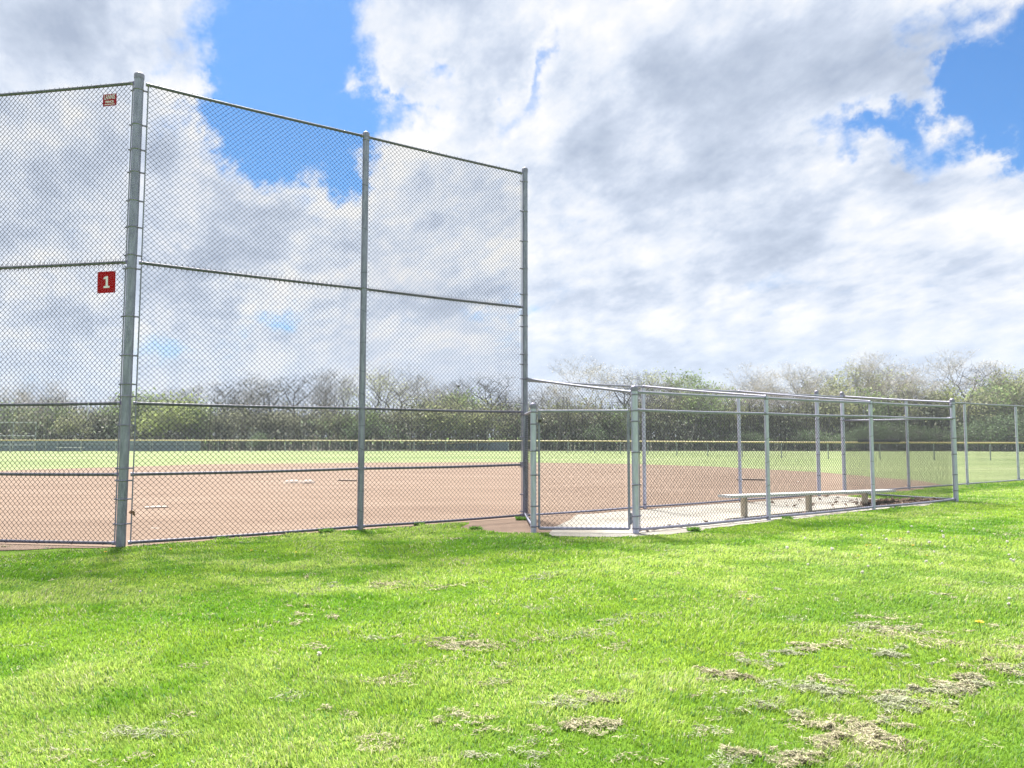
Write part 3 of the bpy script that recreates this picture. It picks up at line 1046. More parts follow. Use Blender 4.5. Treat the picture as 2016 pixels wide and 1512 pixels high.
def lawn_colour(X, D, g):
    n = len(X)
    p1 = fbm(X * 0.55 + 4, D * 0.9, 4)
    p2 = fbm(X * 1.9 + 40, D * 2.6 + 9, 4)
    p3 = fbm(X * 0.28 + 80, D * 0.5 + 2, 3)
    lush = np.array([0.145, 0.31, 0.022])
    mid = np.array([0.30, 0.45, 0.055])
    yel = np.array([0.44, 0.56, 0.14])
    dry = np.array([0.56, 0.56, 0.34])
    blu = np.array([0.13, 0.26, 0.10])
    f = np.clip((p1 * 0.65 + p2 * 0.35 - 0.38) / 0.22, 0, 1)
    # the deepest green keeps to the left, the far right corner and along the fences
    f = np.clip(f + 0.28 * np.clip((X + 1.0) / 3.0, -1, 1) * np.clip((7.5 - D) / 4, 0, 1) - 0.16 * (D > 10.2) * (X < 4.0), 0, 1)
    f = np.where((X > 2.35) & (D < 4.4 + (X - 2.35) * 0.5), f * 0.35, f)
    c = lush[None] * (1 - f[:, None]) + mid[None] * f[:, None]
    f2 = np.clip((p3 - 0.42) / 0.18, 0, 1) * np.clip((p2 - 0.38) / 0.2, 0, 1)
    f2 = np.clip(f2 + 0.55 * np.exp(-((D - 8.2) / 1.6) ** 2) * (X > 1.0), 0, 1)
    c = c * (1 - f2[:, None] * 0.75) + yel[None] * f2[:, None] * 0.75
    isdry = g.random(n) < (0.035 + 0.13 * np.clip((p2 - 0.45) / 0.25, 0, 1))
    c = np.where(isdry[:, None], dry[None] * (0.6 + 0.5 * g.random((n, 1))), c)
    isblu = g.random(n) < 0.10
    c = np.where(isblu[:, None] & ~isdry[:, None], blu[None], c)
    c = c * (0.74 + 0.52 * g.random((n, 1)))
    return c, p2

def build_lawn():
    X, D, g2, g = blades(1150000, 1.9, 27.0, 11)
    n = len(X)
    col, p2 = lawn_colour(X, D, g)
    sc = np.clip(D / 4.2, 0.75, 3.6)
    # patches of mown-down grass are shorter
    h = (0.018 + 0.018 * g.random(n)) * (0.65 + 0.7 * p2) * (0.9 + 0.10 * sc)
    tuft = fbm(X * 3.1 + 7, D * 3.1, 3)
    h *= 0.75 + 0.75 * np.clip((tuft - 0.4) / 0.3, 0, 1)
    w = (0.0017 + 0.0013 * g.random(n)) * sc
    az = g.random(n) * 2 * math.pi
    lean = (0.25 + 0.75 * g.random(n)) * h
    wind = fbm(X * 0.8, D * 0.8 + 50, 3) * 2.5
    la = az * 0.35 + wind * 2.2 + g.random(n) * 2.4
    bx, by = np.cos(az) * w, np.sin(az) * w
    mx, my = np.cos(la) * lean * 0.35, np.sin(la) * lean * 0.35
    tx, ty = np.cos(la) * lean, np.sin(la) * lean
    V = np.zeros((n, 5, 3), np.float32)
    V[:, 0] = np.stack([X - bx, D - by, np.zeros(n)], -1)
    V[:, 1] = np.stack([X + bx, D + by, np.zeros(n)], -1)
    V[:, 2] = np.stack([X - bx * 0.8 + mx, D - by * 0.8 + my, h * 0.6], -1)
    V[:, 3] = np.stack([X + bx * 0.8 + mx, D + by * 0.8 + my, h * 0.6], -1)
    V[:, 4] = np.stack([X + tx, D + ty, h * (0.95 - 0.25 * lean / (h + 1e-6) * 0.6)], -1)
    i = (np.arange(n) * 5)[:, None]
    T = np.concatenate([i + [[0, 1, 3]], i + [[0, 3, 2]], i + [[2, 3, 4]]]).astype(np.int32)
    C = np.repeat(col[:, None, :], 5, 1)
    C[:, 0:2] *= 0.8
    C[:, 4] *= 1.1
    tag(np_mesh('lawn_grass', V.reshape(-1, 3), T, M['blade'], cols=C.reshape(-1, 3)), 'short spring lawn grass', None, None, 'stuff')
build_lawn()

# ---------------------------------------------------------------- dry grass clippings lying in clumps (x, y, rx, ry, amount)
CLUMPS = [(-1.73,3.8,0.139,0.088,1), (-1.84,7.28,0.21,0.213,1), (-1.79,6.59,0.13,0.155,0.8), (-1.62,6.14,0.159,0.134,0.6), (-1.39,5.28,0.112,0.111,0.6), 
    (-1.14,7.52,0.149,0.152,0.8), (-0.72,7.47,0.17,0.15,0.6), (0.16,7.92,0.181,0.169,0.5), (0.38,8.04,0.134,0.145,0.5), (-0.54,8.87,0.148,0.177,0.6), 
    (-0.64,11.08,0.152,0.278,0.7), (1.3,10.36,0.126,0.194,0.5), (-0.68,5.47,0.141,0.119,0.9), (-0.93,5.56,0.085,0.096,0.5), (-0.24,5.4,0.213,0.129,0.9), 
    (0.01,5.38,0.123,0.103,0.6), (0.49,5.68,0.155,0.114,0.7), (0.86,6.11,0.158,0.149,0.6), (0.73,6.57,0.1,0.116,0.5), (1.14,6.23,0.095,0.104,0.4), 
    (0.22,4.2,0.192,0.093,0.9), (0.5,4.3,0.111,0.073,0.8), (-0.32,4.03,0.159,0.114,1), (-0.11,3.85,0.105,0.078,0.9), (-0.62,3.68,0.073,0.065,0.9), 
    (-0.86,4.09,0.093,0.095,0.8), (-0.76,4.02,0.079,0.071,0.6), (0.43,3.87,0.135,0.092,1), (0.19,3.85,0.099,0.065,0.8), (-0.02,3.52,0.187,0.119,0.9), 
    (-0.35,3.5,0.159,0.064,0.7), (-0.53,3.47,0.132,0.052,0.6), (0.53,3.55,0.108,0.088,0.5), (0.87,4.45,0.149,0.104,1), (1.26,4.73,0.136,0.089,1), 
    (1.55,4.99,0.106,0.088,0.9), (1.84,5.22,0.111,0.096,0.7), (2.04,5.35,0.098,0.089,0.6), (1.32,4.16,0.177,0.167,0.8), (1.36,3.95,0.12,0.109,0.5), 
    (1.71,4.41,0.114,0.102,1), (1.9,4.58,0.104,0.083,0.8), (2.03,4.68,0.078,0.077,0.6), (2.48,5.06,0.138,0.204,1), (2.99,6.06,0.184,0.163,0.7), 
    (2.7,5.9,0.125,0.124,0.6), (3.25,5.75,0.192,0.117,0.6), (2.99,5.43,0.165,0.131,0.7), (3.86,6.9,0.105,0.149,0.5), (3.78,7.07,0.086,0.112,0.3), 
    (2.39,4.45,0.149,0.174,0.9), (2.04,4.16,0.152,0.137,1.1), (1.89,3.91,0.149,0.121,1.1), (1.67,3.75,0.177,0.148,1.3), (1.49,3.66,0.178,0.129,1.3), 
    (1.26,3.55,0.189,0.099,1.1), (1.42,3.5,0.159,0.064,1), (1.06,3.5,0.159,0.074,0.8), (0.96,3.98,0.121,0.097,0.6), (0.99,3.85,0.14,0.078,0.5), 
    (3.21,5.22,0.198,0.193,0.7), (3.66,5.68,0.129,0.2,0.7), (2.84,4.93,0.127,0.129,0.5), (2.66,4.65,0.092,0.114,0.6), (2.36,4.04,0.067,0.1,0.6), 
    (1.53,4.02,0.122,0.099,0.5), (2.11,6.9,0.105,0.128,0.4), (1.98,7.07,0.107,0.134,0.3), (1.39,6.44,0.088,0.111,0.5), (1.75,5.9,0.054,0.077,0.3), 
    (2.24,6.14,0.103,0.084,0.4), (-1.67,4.07,0.068,0.058,0.5), (-1.98,3.52,0.107,0.054,0.6), (-2.19,3.8,0.087,0.05,0.4), (-1.74,3.5,0.106,0.053,0.5), 
    (-2.41,6.23,0.095,0.138,0.3), (-1.95,5.82,0.088,0.121,0.4), (-1.23,4.36,0.086,0.084,0.4), (-1.49,4.93,0.075,0.086,0.2), (3.16,9.56,0.174,0.206,0.3), 
    (5.4,10.71,0.212,0.311,0.4), (7.22,11.25,0.205,0.286,0.3), (4.74,7.35,0.145,0.145,0.3), (4.33,7.23,0.132,0.14,0.3), (-0.02,4.83,0.095,0.093,0.4), 
    (-0.14,4.58,0.091,0.074,0.4), (-0.62,4.63,0.106,0.094,0.4), (-0.85,4.58,0.091,0.083,0.5), (-0.55,4.93,0.097,0.097,0.3), (0.75,4.63,0.07,0.076,0.3), 
    (-2.16,3.55,0.081,0.055,0.3), (0.68,4.36,0.054,0.039,0.5467795970976866), (2.8,5.87,0.079,0.109,0.4855744952863105), 
    (0.51,4.3,0.106,0.07,0.7452596498841384), (2.21,5.37,0.106,0.104,0.76877769541576), (2.57,5.55,0.114,0.095,0.43711718537798433), 
    (1.3,4.62,0.109,0.067,0.4971204123909291), (2.58,5.77,0.134,0.103,0.5528335611345486), (1.54,4.95,0.073,0.092,0.3711868498454018), 
    (0.17,4.24,0.078,0.053,0.5179932000568565), (2.98,5.79,0.076,0.113,0.4853893691302447), (0.94,4.6,0.086,0.084,0.39947992497175117), 
    (0.23,4.13,0.081,0.042,0.51222282773215), (0.49,4.33,0.09,0.074,0.817821423187749), (2.01,5.3,0.077,0.116,0.7298673232603226), 
    (1.14,4.65,0.106,0.056,0.44379345035628226), (1.17,4.62,0.116,0.057,0.35460426850638666), (0.22,4.12,0.064,0.044,0.3975800844674565), 
    (2.89,5.82,0.063,0.07,0.4326484329388444), (1.81,5.13,0.09,0.066,0.8388418982731642), (0.3,4.3,0.07,0.076,0.5841033618812906), 
    (0.65,4.39,0.073,0.048,0.7857572041425116), (2.33,5.51,0.077,0.075,0.45195209166731415), (0.66,4.41,0.047,0.078,0.6270186582003491), 
    (2.81,5.75,0.116,0.123,0.7149158799636854), (1.3,4.71,0.112,0.088,0.8030429120441764), (0.86,4.61,0.092,0.08,0.6087317074497537), 
    (2.3,4.35,0.147,0.106,0.4968597579071223), (3.49,5.32,0.078,0.149,0.5304086561731755), (3.39,5.3,0.092,0.131,0.8085997395774384), 
    (2.58,4.55,0.063,0.114,0.4582594745926981), (3.01,4.85,0.149,0.127,0.7968832900646515), (2.97,4.84,0.101,0.128,0.9373515311191422), 
    (1.86,3.95,0.057,0.07,0.7579636725284751), (2.95,4.92,0.106,0.123,0.779481364042852), (1.12,3.54,0.055,0.054,0.6901295561296656), 
    (2.64,4.6,0.112,0.12,0.509925392483416), (1.21,3.63,0.09,0.052,0.9904416920846532), (2.7,4.56,0.082,0.075,0.97695844420468), 
    (1.81,3.92,0.128,0.049,0.5440633865872735), (1.86,3.92,0.131,0.074,0.4535041381292471), (1.56,3.78,0.111,0.059,0.4976811265055104), 
    (1.52,3.72,0.113,0.079,0.8448213514020015), (2.34,4.39,0.148,0.079,1.0241871222708645), (1.66,3.81,0.103,0.058,0.5386205672366069), 
    (2.53,4.53,0.075,0.06,0.5406811105869271), (2.72,4.59,0.1,0.094,0.6707777401449457), (2.23,4.2,0.143,0.057,0.8621791326574457), 
    (1.61,3.77,0.053,0.079,0.9727575874022107), (2.86,4.85,0.083,0.106,0.762001885521671), (2.18,4.17,0.145,0.052,0.860480324565264), 
    (2.39,4.44,0.141,0.071,1.034527723217669), (1.71,3.93,0.114,0.055,0.5951322210563276), (1.58,3.89,0.13,0.059,0.7024158237933601), 
    (2.73,4.67,0.065,0.071,0.7903246143376611), (2.38,4.44,0.153,0.09,0.5483131008753411), (1.28,3.55,0.12,0.056,0.6467092216272659), 
    (1.2,3.52,0.12,0.067,0.9400889292490564), (1.3,3.57,0.123,0.04,0.9479786863664794), (2.27,4.41,0.086,0.083,0.5492372021326731), 
    (1.24,3.55,0.058,0.035,1.0753037105150738), (-0.46,4.11,0.088,0.057,0.7000974306061675), (0.28,3.99,0.083,0.056,0.5319886368917539), 
    (-0.23,3.94,0.069,0.032,0.3705745724486869), (0.27,3.88,0.08,0.058,0.43793726974361197), (-0.41,4.04,0.096,0.032,0.7032396566240111), 
    (-0.59,4.01,0.092,0.039,0.5324806286664118), (-0.31,4.05,0.093,0.068,0.5967124294133132), (0.38,3.94,0.092,0.058,0.5466353413383724), 
    (-0.78,4.18,0.061,0.059,0.6768081843378594), (-0.07,3.98,0.055,0.06,0.578019098700838), (-0.44,4.1,0.062,0.064,0.6744810402328868), 
    (0.35,3.97,0.083,0.051,0.5213787175713591), (0.43,3.89,0.082,0.046,0.5291703981712947), (-0.13,3.96,0.044,0.057,0.6815540666720757), 
    (0.66,5.56,0.098,0.073,0.3003786074372145), (0.68,6.05,0.047,0.091,0.3144046417207477), (0.12,5.48,0.101,0.084,0.6426851556649513), 
    (-0.37,5.37,0.043,0.064,0.7094525333259), (0.67,5.89,0.094,0.099,0.5959169375555109), (-0.0,5.5,0.101,0.094,0.4158969356057628), 
    (0.55,5.74,0.102,0.068,0.5604488094767142), (-0.42,5.47,0.059,0.06,0.6840915626990314), (-0.68,5.58,0.109,0.055,0.3386945293428675), 
    (-0.43,5.55,0.102,0.073,0.34788914882472133), (-0.38,5.36,0.052,0.055,0.654163829535519), (-0.67,5.56,0.081,0.082,0.6809475366281793), 
    (-0.79,5.61,0.092,0.048,0.6219999582806094), (-0.56,5.48,0.063,0.062,0.7128278036670184), (1.69,4.13,0.056,0.044,0.7015573384050201), 
    (2.41,4.66,0.054,0.093,0.5958143772696927), (1.93,4.3,0.06,0.044,0.5010850458784066), (1.71,4.24,0.099,0.073,0.6185769476429179), 
    (1.05,3.94,0.058,0.053,0.38170628409384605), (1.81,4.22,0.096,0.077,0.38006670756871896), (1.52,4.14,0.046,0.043,0.6466735012069088), 
    (2.07,4.35,0.049,0.053,0.6020665998526661), (1.55,4.11,0.076,0.049,0.4874921553816739), (1.25,4.0,0.092,0.049,0.3482588554830306), 
    (1.34,4.15,0.078,0.076,0.5213352166536648), (1.22,4.09,0.085,0.064,0.3096065388677858), (1.62,4.2,0.048,0.044,0.4199350179588447), 
    (1.55,4.1,0.056,0.049,0.5838148596245145), (-1.67,7.38,0.063,0.091,0.5258017771951529), (-1.86,7.04,0.056,0.092,0.3501576954949929), 
    (-2.07,8.03,0.06,0.115,0.5506916038094597), (-1.77,6.39,0.044,0.084,0.6296835944905832), (-1.88,7.39,0.049,0.094,0.6636977568114912), 
    (-1.83,6.48,0.083,0.107,0.6729810681863697), (-1.8,6.68,0.075,0.107,0.6548123035679178)]
def build_clippings():
    g = np.random.default_rng(5)
    P, Cc_ = [], []
    # loose straws over the whole lawn, thicker on the worn right half
    extra = []
    for _ in range(420):
        y = 3.0 + 7.5 * g.random() ** 1.3
        x = (g.random() * 2 - 1) * 0.68 * y
        if g.random() < 0.25 + 0.75 * (x > -0.4):
            extra.append((x, y, 0.03 + 0.10 * g.random(), 0.02 + 0.06 * g.random(), 0.12 + 0.25 * g.random()))
    for (x, y, rx, ry, am) in CLUMPS + extra:
        am *= 0.9 if (x > 1.1 and y < 5.2) else 0.5
        n = int(am * 52000 * rx * ry * 3.14 / max(1.0, (y / 5.0)) ** 1.1)
        n = max(12, min(n, 15000))
        r = np.sqrt(g.random(n)) * 1.7
        q = g.random(n) * 2 * math.pi
        ex, ey = r * np.cos(q), r * np.sin(q)
        th = g.normal() * 0.35
        px = x + rx * ex * math.cos(th) - ry * ey * math.sin(th)
        py = y + rx * ex * math.sin(th) * 0.6 + ry * ey * math.cos(th)
        web = fbm(px * 11 + 3, py * 15, 4)
        big = fbm(px * 2.4 + 13, py * 3.5, 3)
        val = 0.75 - 0.75 * r + (web - 0.5) * 4.2 + (big - 0.5) * 2.4 - 0.22
        ok = val > 0.12 * g.random(n)
        px, py, r, val, web = px[ok], py[ok], r[ok], val[ok], web[ok]
        n = len(px)
        if n == 0:
            continue
        hh = 0.013 + 0.026 * min(1, am) * np.clip(val, 0, 0.9) * (0.35 + 0.65 * g.random(n)) * np.clip((web - 0.25) * 2.2, 0.3, 1.3)
        P.append(np.stack([px, py, hh], -1))
        base = np.array([0.42, 0.385, 0.265]) if (g.random() < 0.66) else np.array([0.34, 0.36, 0.25])
        c = base[None] * (0.22 + 1.1 * g.random((n, 1)) ** 0.8)
        gr = g.random(n) < 0.12
        c[gr] = np.array([0.17, 0.22, 0.07])
        Cc_.append(c)
    P = np.concatenate(P)
    C = np.concatenate(Cc_)
    n = len(P)
    sc = np.clip(P[:, 1] / 4.0, 0.85, 2.8)
    L = (0.018 + 0.026 * g.random(n)) * (0.8 + 0.2 * sc)
    w = (0.0011 + 0.0011 * g.random(n)) * sc
    az = g.random(n) * 2 * math.pi
    el = (g.random(n) - 0.42) * 0.9
    d = np.stack([np.cos(az) * np.cos(el), np.sin(az) * np.cos(el), np.sin(el)], -1) * L[:, None]
    s = np.stack([-np.sin(az), np.cos(az), (g.random(n) - 0.5) * 1.6], -1) * w[:, None]
    bend = np.stack([-np.sin(az), np.cos(az), g.random(n) * 0.6], -1) * (L * (g.random(n) - 0.5) * 0.5)[:, None]
    V = np.stack([P - d * 0.5 - s, P - d * 0.5 + s, P + bend * 0.5 + s, P + bend * 0.5 - s, P + d * 0.5], 1)
    V[:, :, 2] = np.maximum(V[:, :, 2], 0.004)
    i = (np.arange(n) * 5)[:, None]
    T = np.concatenate([i + [[0, 1, 2]], i + [[0, 2, 3]], i + [[3, 2, 4]]]).astype(np.int32)
    tag(np_mesh('grass_clippings', V.reshape(-1, 3), T, M['straw'], cols=np.repeat(C[:, None], 5, 1).reshape(-1, 3)), 'dry pale mown grass clippings', None, None, 'stuff')
build_clippings()

# ---------------------------------------------------------------- leaf litter in the dugout corner
def build_litter():
    g = np.random.default_rng(3)
    pts = []
    for _ in range(950):
        t = 6.9 + 2.6 * g.beta(2.0, 1.5)
        s = 0.10 + abs(g.normal(0, 0.28)) + (0.35 if t < 8.6 and g.random() < 0.5 else 0)
        pts.append(G2 + UN * t + N * s)
    for _ in range(70):
        t = g.random() * 9.3
        pts.append(G2 + UN * t + N * (0.06 + 0.12 * g.random()))
    for _ in range(60):
        t = 5.5 + g.random() * 4
        pts.append(G2 + UN * t + N * (0.2 + 2.2 * g.random()))
    P = np.array([[p[0], p[1], 0.02 + 0.035 * g.random()] for p in pts])
    n = len(P)
    L = 0.035 + 0.04 * g.random(n)
    az = g.random(n) * 6.28
    ax = np.stack([np.cos(az), np.sin(az), (g.random(n) - 0.5) * 1.2], -1) * L[:, None]
    ay = np.stack([-np.sin(az), np.cos(az), (g.random(n) - 0.5) * 1.4], -1) * (L * 0.6)[:, None]
    V = np.stack([P - ax, P - ay * 0.9 + [0, 0, .012], P + ax, P + ay * 0.9 + [0, 0, .012]], 1)
    V[:, :, 2] = np.maximum(V[:, :, 2], 0.014)
    i = (np.arange(n) * 4)[:, None]
    T = np.concatenate([i + [[0, 1, 2]], i + [[0, 2, 3]]])
    C = np.array([0.10, 0.062, 0.042])[None] * (0.4 + 1.2 * g.random((n, 1)))
    tag(np_mesh('leaf_litter', V.reshape(-1, 3), T, M['litter'], cols=np.repeat(C[:, None], 4, 1).reshape(-1, 3)), 'dead brown leaves', None, None, 'stuff')
build_litter()

# ---------------------------------------------------------------- dandelions
def make_dandelion(kind):
    o = empty('dandelion', (0, 0, 0), 'x', 'flower')
    st = MB()
    hgt = 0.075 if kind == 'seed' else 0.05
    st.tube([(0, 0, 0), (0.004, 0.002, hgt * 0.5), (0.010, 0.003, hgt)], 0.0022, 5)
    st.build('stem', M['stem'], o)
    hd = MB()
    if kind == 'seed':
        g = np.random.default_rng(2)
        for _ in range(46):                       # fluffy globe of fine rays
            v = g.normal(size=3); v /= np.linalg.norm(v)
            c = np.array([0.010, 0.003, hgt])
            e = c + v * 0.021
            s = np.cross(v, g.normal(size=3)); s = s / np.linalg.norm(s) * 0.0055
            s2 = np.cross(v, s)
            hd.add([c, e + s, e - s], [(0, 1, 2)])
            hd.add([c, e + s2, e - s2], [(0, 1, 2)])
        hd.build('seed_head', M['seedhead'], o)
    else:
        for ring, (r, z, nq) in enumerate(((0.020, 0.004, 15), (0.014, 0.008, 12), (0.008, 0.011, 8))):
            for k in range(nq):
                q = 2 * math.pi * (k + 0.5 * ring) / nq
                hd.add([(0.010, 0.003, hgt), (0.010 + r * math.cos(q - .17), 0.003 + r * math.sin(q - .17), hgt + z), (0.010 + r * math.cos(q + .17), 0.003 + r * math.sin(q + .17), hgt + z)], [(0, 1, 2)])
        hd.build('flower_head', M['yellow_flower'], o)
    return o
SEEDS = [(6.16, 11.99), (3.83, 8.37), (3.55, 7.92), (5.95, 10.71), (6.0, 10.8), (5.44, 9.77), (5.4, 10.08), (5.64, 8.8), (5.72, 8.86), (5.60, 8.70), (5.84, 9.16), (4.58, 8.63), (4.75, 8.6), (4.68, 8.53), (4.28, 6.73), (4.12, 6.5), (3.9, 9.47), (4.56, 9.68), (3.21, 8.46),
         (-3.36, 7.05), (-1.22, 5.0), (-3.87, 7.52), (5.0, 10.4), (5.2, 10.9), (6.3, 11.4), (6.9, 11.6), (5.7, 11.2), (4.9, 10.9), (6.5, 10.2), (4.3, 9.1), (5.1, 9.4), (4.0, 10.6), (3.4, 9.6)]
YEL = [(3.42, 5.72), (4.55, 10.0), (4.62, 10.05), (5.3, 10.6), (4.1, 9.2), (5.1, 9.9), (-4.2, 9.6), (-3.2, 9.55), (-2.6, 9.4), (1.05, 6.72), (-0.12, 6.2), (-4.9, 9.4), (2.05, 6.75), (4.9, 9.2), (6.2, 10.9)]
for kind, spots, lab, grp in (('seed', SEEDS, 'white dandelion seed head standing in the lawn', 'dandelion seed heads in the lawn'), ('yellow', YEL, 'open yellow dandelion flower in the lawn', 'yellow dandelions in the lawn')):
    proto = make_dandelion(kind)
    proto['label'] = lab
    proto['group'] = grp
    for i, (x, y) in enumerate(spots):
        o = proto if i == 0 else copy_tree(proto)
        o.location = (x, y, 0)
        s = (0.5 + 0.32 * random.random()) * (1.0 if y < 9 else 1.25)
        if kind == 'yellow' and i == 0:
            s = 1.5
        o.scale = (s, s, s)
        o.rotation_euler = (0, 0, random.random() * 6.28)

# ---------------------------------------------------------------- weeds at the fence foot
def make_weed(seed):
    g = np.random.default_rng(seed)
    n = 150
    az = g.random(n) * 6.28
    h = 0.03 + 0.06 * g.random(n)
    L = 0.05 + 0.12 * g.random(n)
    bx, by = (g.random(n) - .5) * 0.16, (g.random(n) - .5) * 0.10
    w = 0.006 + 0.006 * g.random(n)
    base = np.stack([bx, by, 0 * bx], -1)
    d = np.stack([np.cos(az) * L * .5, np.sin(az) * L * .5, h], -1)
    s = np.stack([-np.sin(az) * w, np.cos(az) * w, 0 * w], -1)
    V = np.stack([base - s * .6, base + s * .6, base + d * .6 + s, base + d * .6 - s, base + d * [1, 1, .85]], 1)
    i = (np.arange(n) * 5)[:, None]
    T = np.concatenate([i + [[0, 1, 2]], i + [[0, 2, 3]], i + [[3, 2, 4]]])
    c = np.array([0.13, 0.27, 0.04])[None] * (0.6 + 0.8 * g.random((n, 1)))
    return np_mesh('weed_clump', V.reshape(-1, 3), T, M['blade'], cols=np.repeat(c[:, None], 5, 1).reshape(-1, 3))
WEEDS = [((0.16, 13.3), 1.0, 'green weed tuft on bare dirt at the foot of the backstop end post'),
         ((-0.55, 11.85), 1.0, 'low green weed on the edge of the bare dirt, left of the gate post'),
         ((-2.75, 11.55), 1.1, 'broad green weed under the bottom rail just left of the middle backstop post'),
         ((-4.0, 10.75), 0.8, 'small weed under the bottom rail midway along the first backstop bay'),
         ((2.75, 11.75), 1.0, 'dark weed on the pale gravel edge right of the dugout corner post'),
         ((-1.5, 12.5), 0.9, 'leafy weed under the bottom rail right of the middle backstop post'),
         ((4.75, 13.4), 0.9, 'weed tuft under the dugout bottom rail by the second dugout post')]
for i, (p, s, lab) in enumerate(WEEDS):
    o = make_weed(i + 20)
    o.location = (p[0], p[1], 0.004)
    o.scale = (s, s, s)
    tag(o, lab, 'weed', 'weeds along the fence foot')

# ---------------------------------------------------------------- trees
def tube_segs(segs, sides=4):
    """segs: list of (p0, p1, r0, r1) -> verts, quads"""
    P0 = np.array([s[0] for s in segs]); P1 = np.array([s[1] for s in segs])
    r0 = np.array([s[2] for s in segs]); r1 = np.array([s[3] for s in segs])
    t = P1 - P0
    t /= np.linalg.norm(t, axis=1)[:, None] + 1e-9
    ref = np.where(np.abs(t[:, 2:3]) < 0.9, [[0, 0, 1.0]], [[1.0, 0, 0]])
    x = np.cross(t, ref); x /= np.linalg.norm(x, axis=1)[:, None]
    y = np.cross(x, t)
    q = np.arange(sides) * 2 * math.pi / sides
    ring = x[:, None] * np.cos(q)[None, :, None] + y[:, None] * np.sin(q)[None, :, None]
    V = np.concatenate([P0[:, None] + ring * r0[:, None, None], P1[:, None] + ring * r1[:, None, None]], 1)
    n = len(segs)
    i = (np.arange(n) * 2 * sides)[:, None]
    Q = []
    for k in range(sides):
        k2 = (k + 1) % sides
        Q.append(i + np.array([[k, k2, sides + k2, sides + k]]))
    return V.reshape(-1, 3), np.concatenate(Q)

def grow(seed, h, spread=0.55, trunk_r=0.16, levels=6, fork_at=0.28, up=0.22, nstems=1, crook=0.18):
    g = np.random.default_rng(seed)
    thick, thin, tips = [], [], []
    def branch(p, d, L, r, lev):
        m = 3 if lev < 3 else 2
        for k in range(m):
            d2 = d + g.normal(size=3) * crook + np.array([0, 0, up * 0.35])
            d2 /= np.linalg.norm(d2)
            p2 = p + d2 * L / m
            r2 = r * (0.88 if lev else 0.94)
            (thick if lev <= 3 else thin).append((p, p2, r, r2))
            if lev >= 2 and g.random() < 0.75 and lev < levels:
                s = np.cross(d2, g.normal(size=3)); s /= np.linalg.norm(s)
                branch(p2, (d2 * 0.55 + s * 0.85), L * 0.5 * (0.7 + 0.5 * g.random()), r2 * 0.5, lev + 2)
            p, d, r = p2, d2, r2
        if lev >= levels:
            tips.append(p)
            return
        nb = 2 + (g.random() < 0.55) + (lev == 0)
        ph = g.random() * 6.28
        for b in range(nb):
            q = ph + 6.28 * b / nb + g.normal() * 0.35
            s = np.array([math.cos(q), math.sin(q), 0.0])
            d2 = d * (1 - spread * 0.5) + s * spread * (0.6 + 0.7 * g.random()) + np.array([0, 0, up])
            d2 /= np.linalg.norm(d2)
            branch(p, d2, L * (0.62 + 0.22 * g.random()), r * (0.68 + 0.12 * g.random()), lev + 1)
    for s_ in range(nstems):
        d0 = np.array([g.normal() * 0.07 + (0 if nstems == 1 else g.normal() * 0.22), g.normal() * 0.07, 1.0])
        p0 = np.array([0, 0, -0.2]) if nstems == 1 else np.array([g.normal() * 0.5, g.normal() * 0.4, -0.2])
        branch(p0, d0 / np.linalg.norm(d0), h * fork_at * (1 if nstems == 1 else 0.7 + 0.5 * g.random()), trunk_r, 0)
    return thick, thin, tips

def leaf_quads(P, size, col, g, spread=0.3, var=0.5):
    n = len(P)
    P = P + g.normal(size=(n, 3)) * spread
    a = g.normal(size=(n, 3)); a /= np.linalg.norm(a, axis=1)[:, None]
    b = np.cross(a, g.normal(size=(n, 3))); b /= np.linalg.norm(b, axis=1)[:, None]
    s = size * (0.5 + g.random(n))[:, None]
    V = np.stack([P - a * s, P - b * s * 0.6, P + a * s, P + b * s * 0.6], 1)
    i = (np.arange(n) * 4)[:, None]
    Q = i + np.array([[0, 1, 2, 3]])
    cl = fbm(P[:, 0] * 0.9 + 30, P[:, 2] * 0.9 + P[:, 1] * .5, 3)[:, None]
    c = np.asarray(col)[None] * (1 - var / 2 + var * g.random((n, 1))) * (0.55 + 0.9 * cl)
    return V.reshape(-1, 3), Q, np.repeat(c[:, None], 4, 1).reshape(-1, 3)

def norm_h(segs, tips, h):
    top = max(max(s[1][2] for s in segs), 0.1)
    k = h / top
    return k

PROTO = {}
def proto_tree(key, name, seed, h, barkm, leaf=None, nleaf=0, lsize=0.09, lspread=0.3, thin_k=1.0, **kw):
    th, tn, tips = grow(seed, h, **kw)
    k = h / max(s[1][2] for s in th + tn)
    sc = lambda ss, rk: [(a * k, b * k, max(r0 * rk, 0.008), max(r1 * rk, 0.006)) for a, b, r0, r1 in ss]
    V1, Q1 = tube_segs(sc(th, 1.0), 6)
    trunk = np_mesh(None, V1, Q1, M[barkm], quads=True, smooth=True)
    V2, Q2 = tube_segs(sc(tn, thin_k), 3)
    twig = np_mesh(None, V2, Q2, M[barkm], quads=True)
    lv = None
    if leaf is not None:
        g = np.random.default_rng(seed + 1)
        ends = np.array([s[1] for s in tn]) * k
        # every branch end carries a patchy cluster
        pick = ends[g.integers(0, len(ends), nleaf)]
        keep = fbm(pick[:, 0] * 0.8 + seed, pick[:, 2] * 0.8 + pick[:, 1] * 0.4, 2) > 0.38
        pick = pick[keep]
        V3, Q3, C3 = leaf_quads(pick, lsize, leaf, g, lspread)
        lv = np_mesh(None, V3, Q3, M['leaf'], quads=True, cols=C3)
    PROTO[key] = (name, trunk, twig, lv, h)

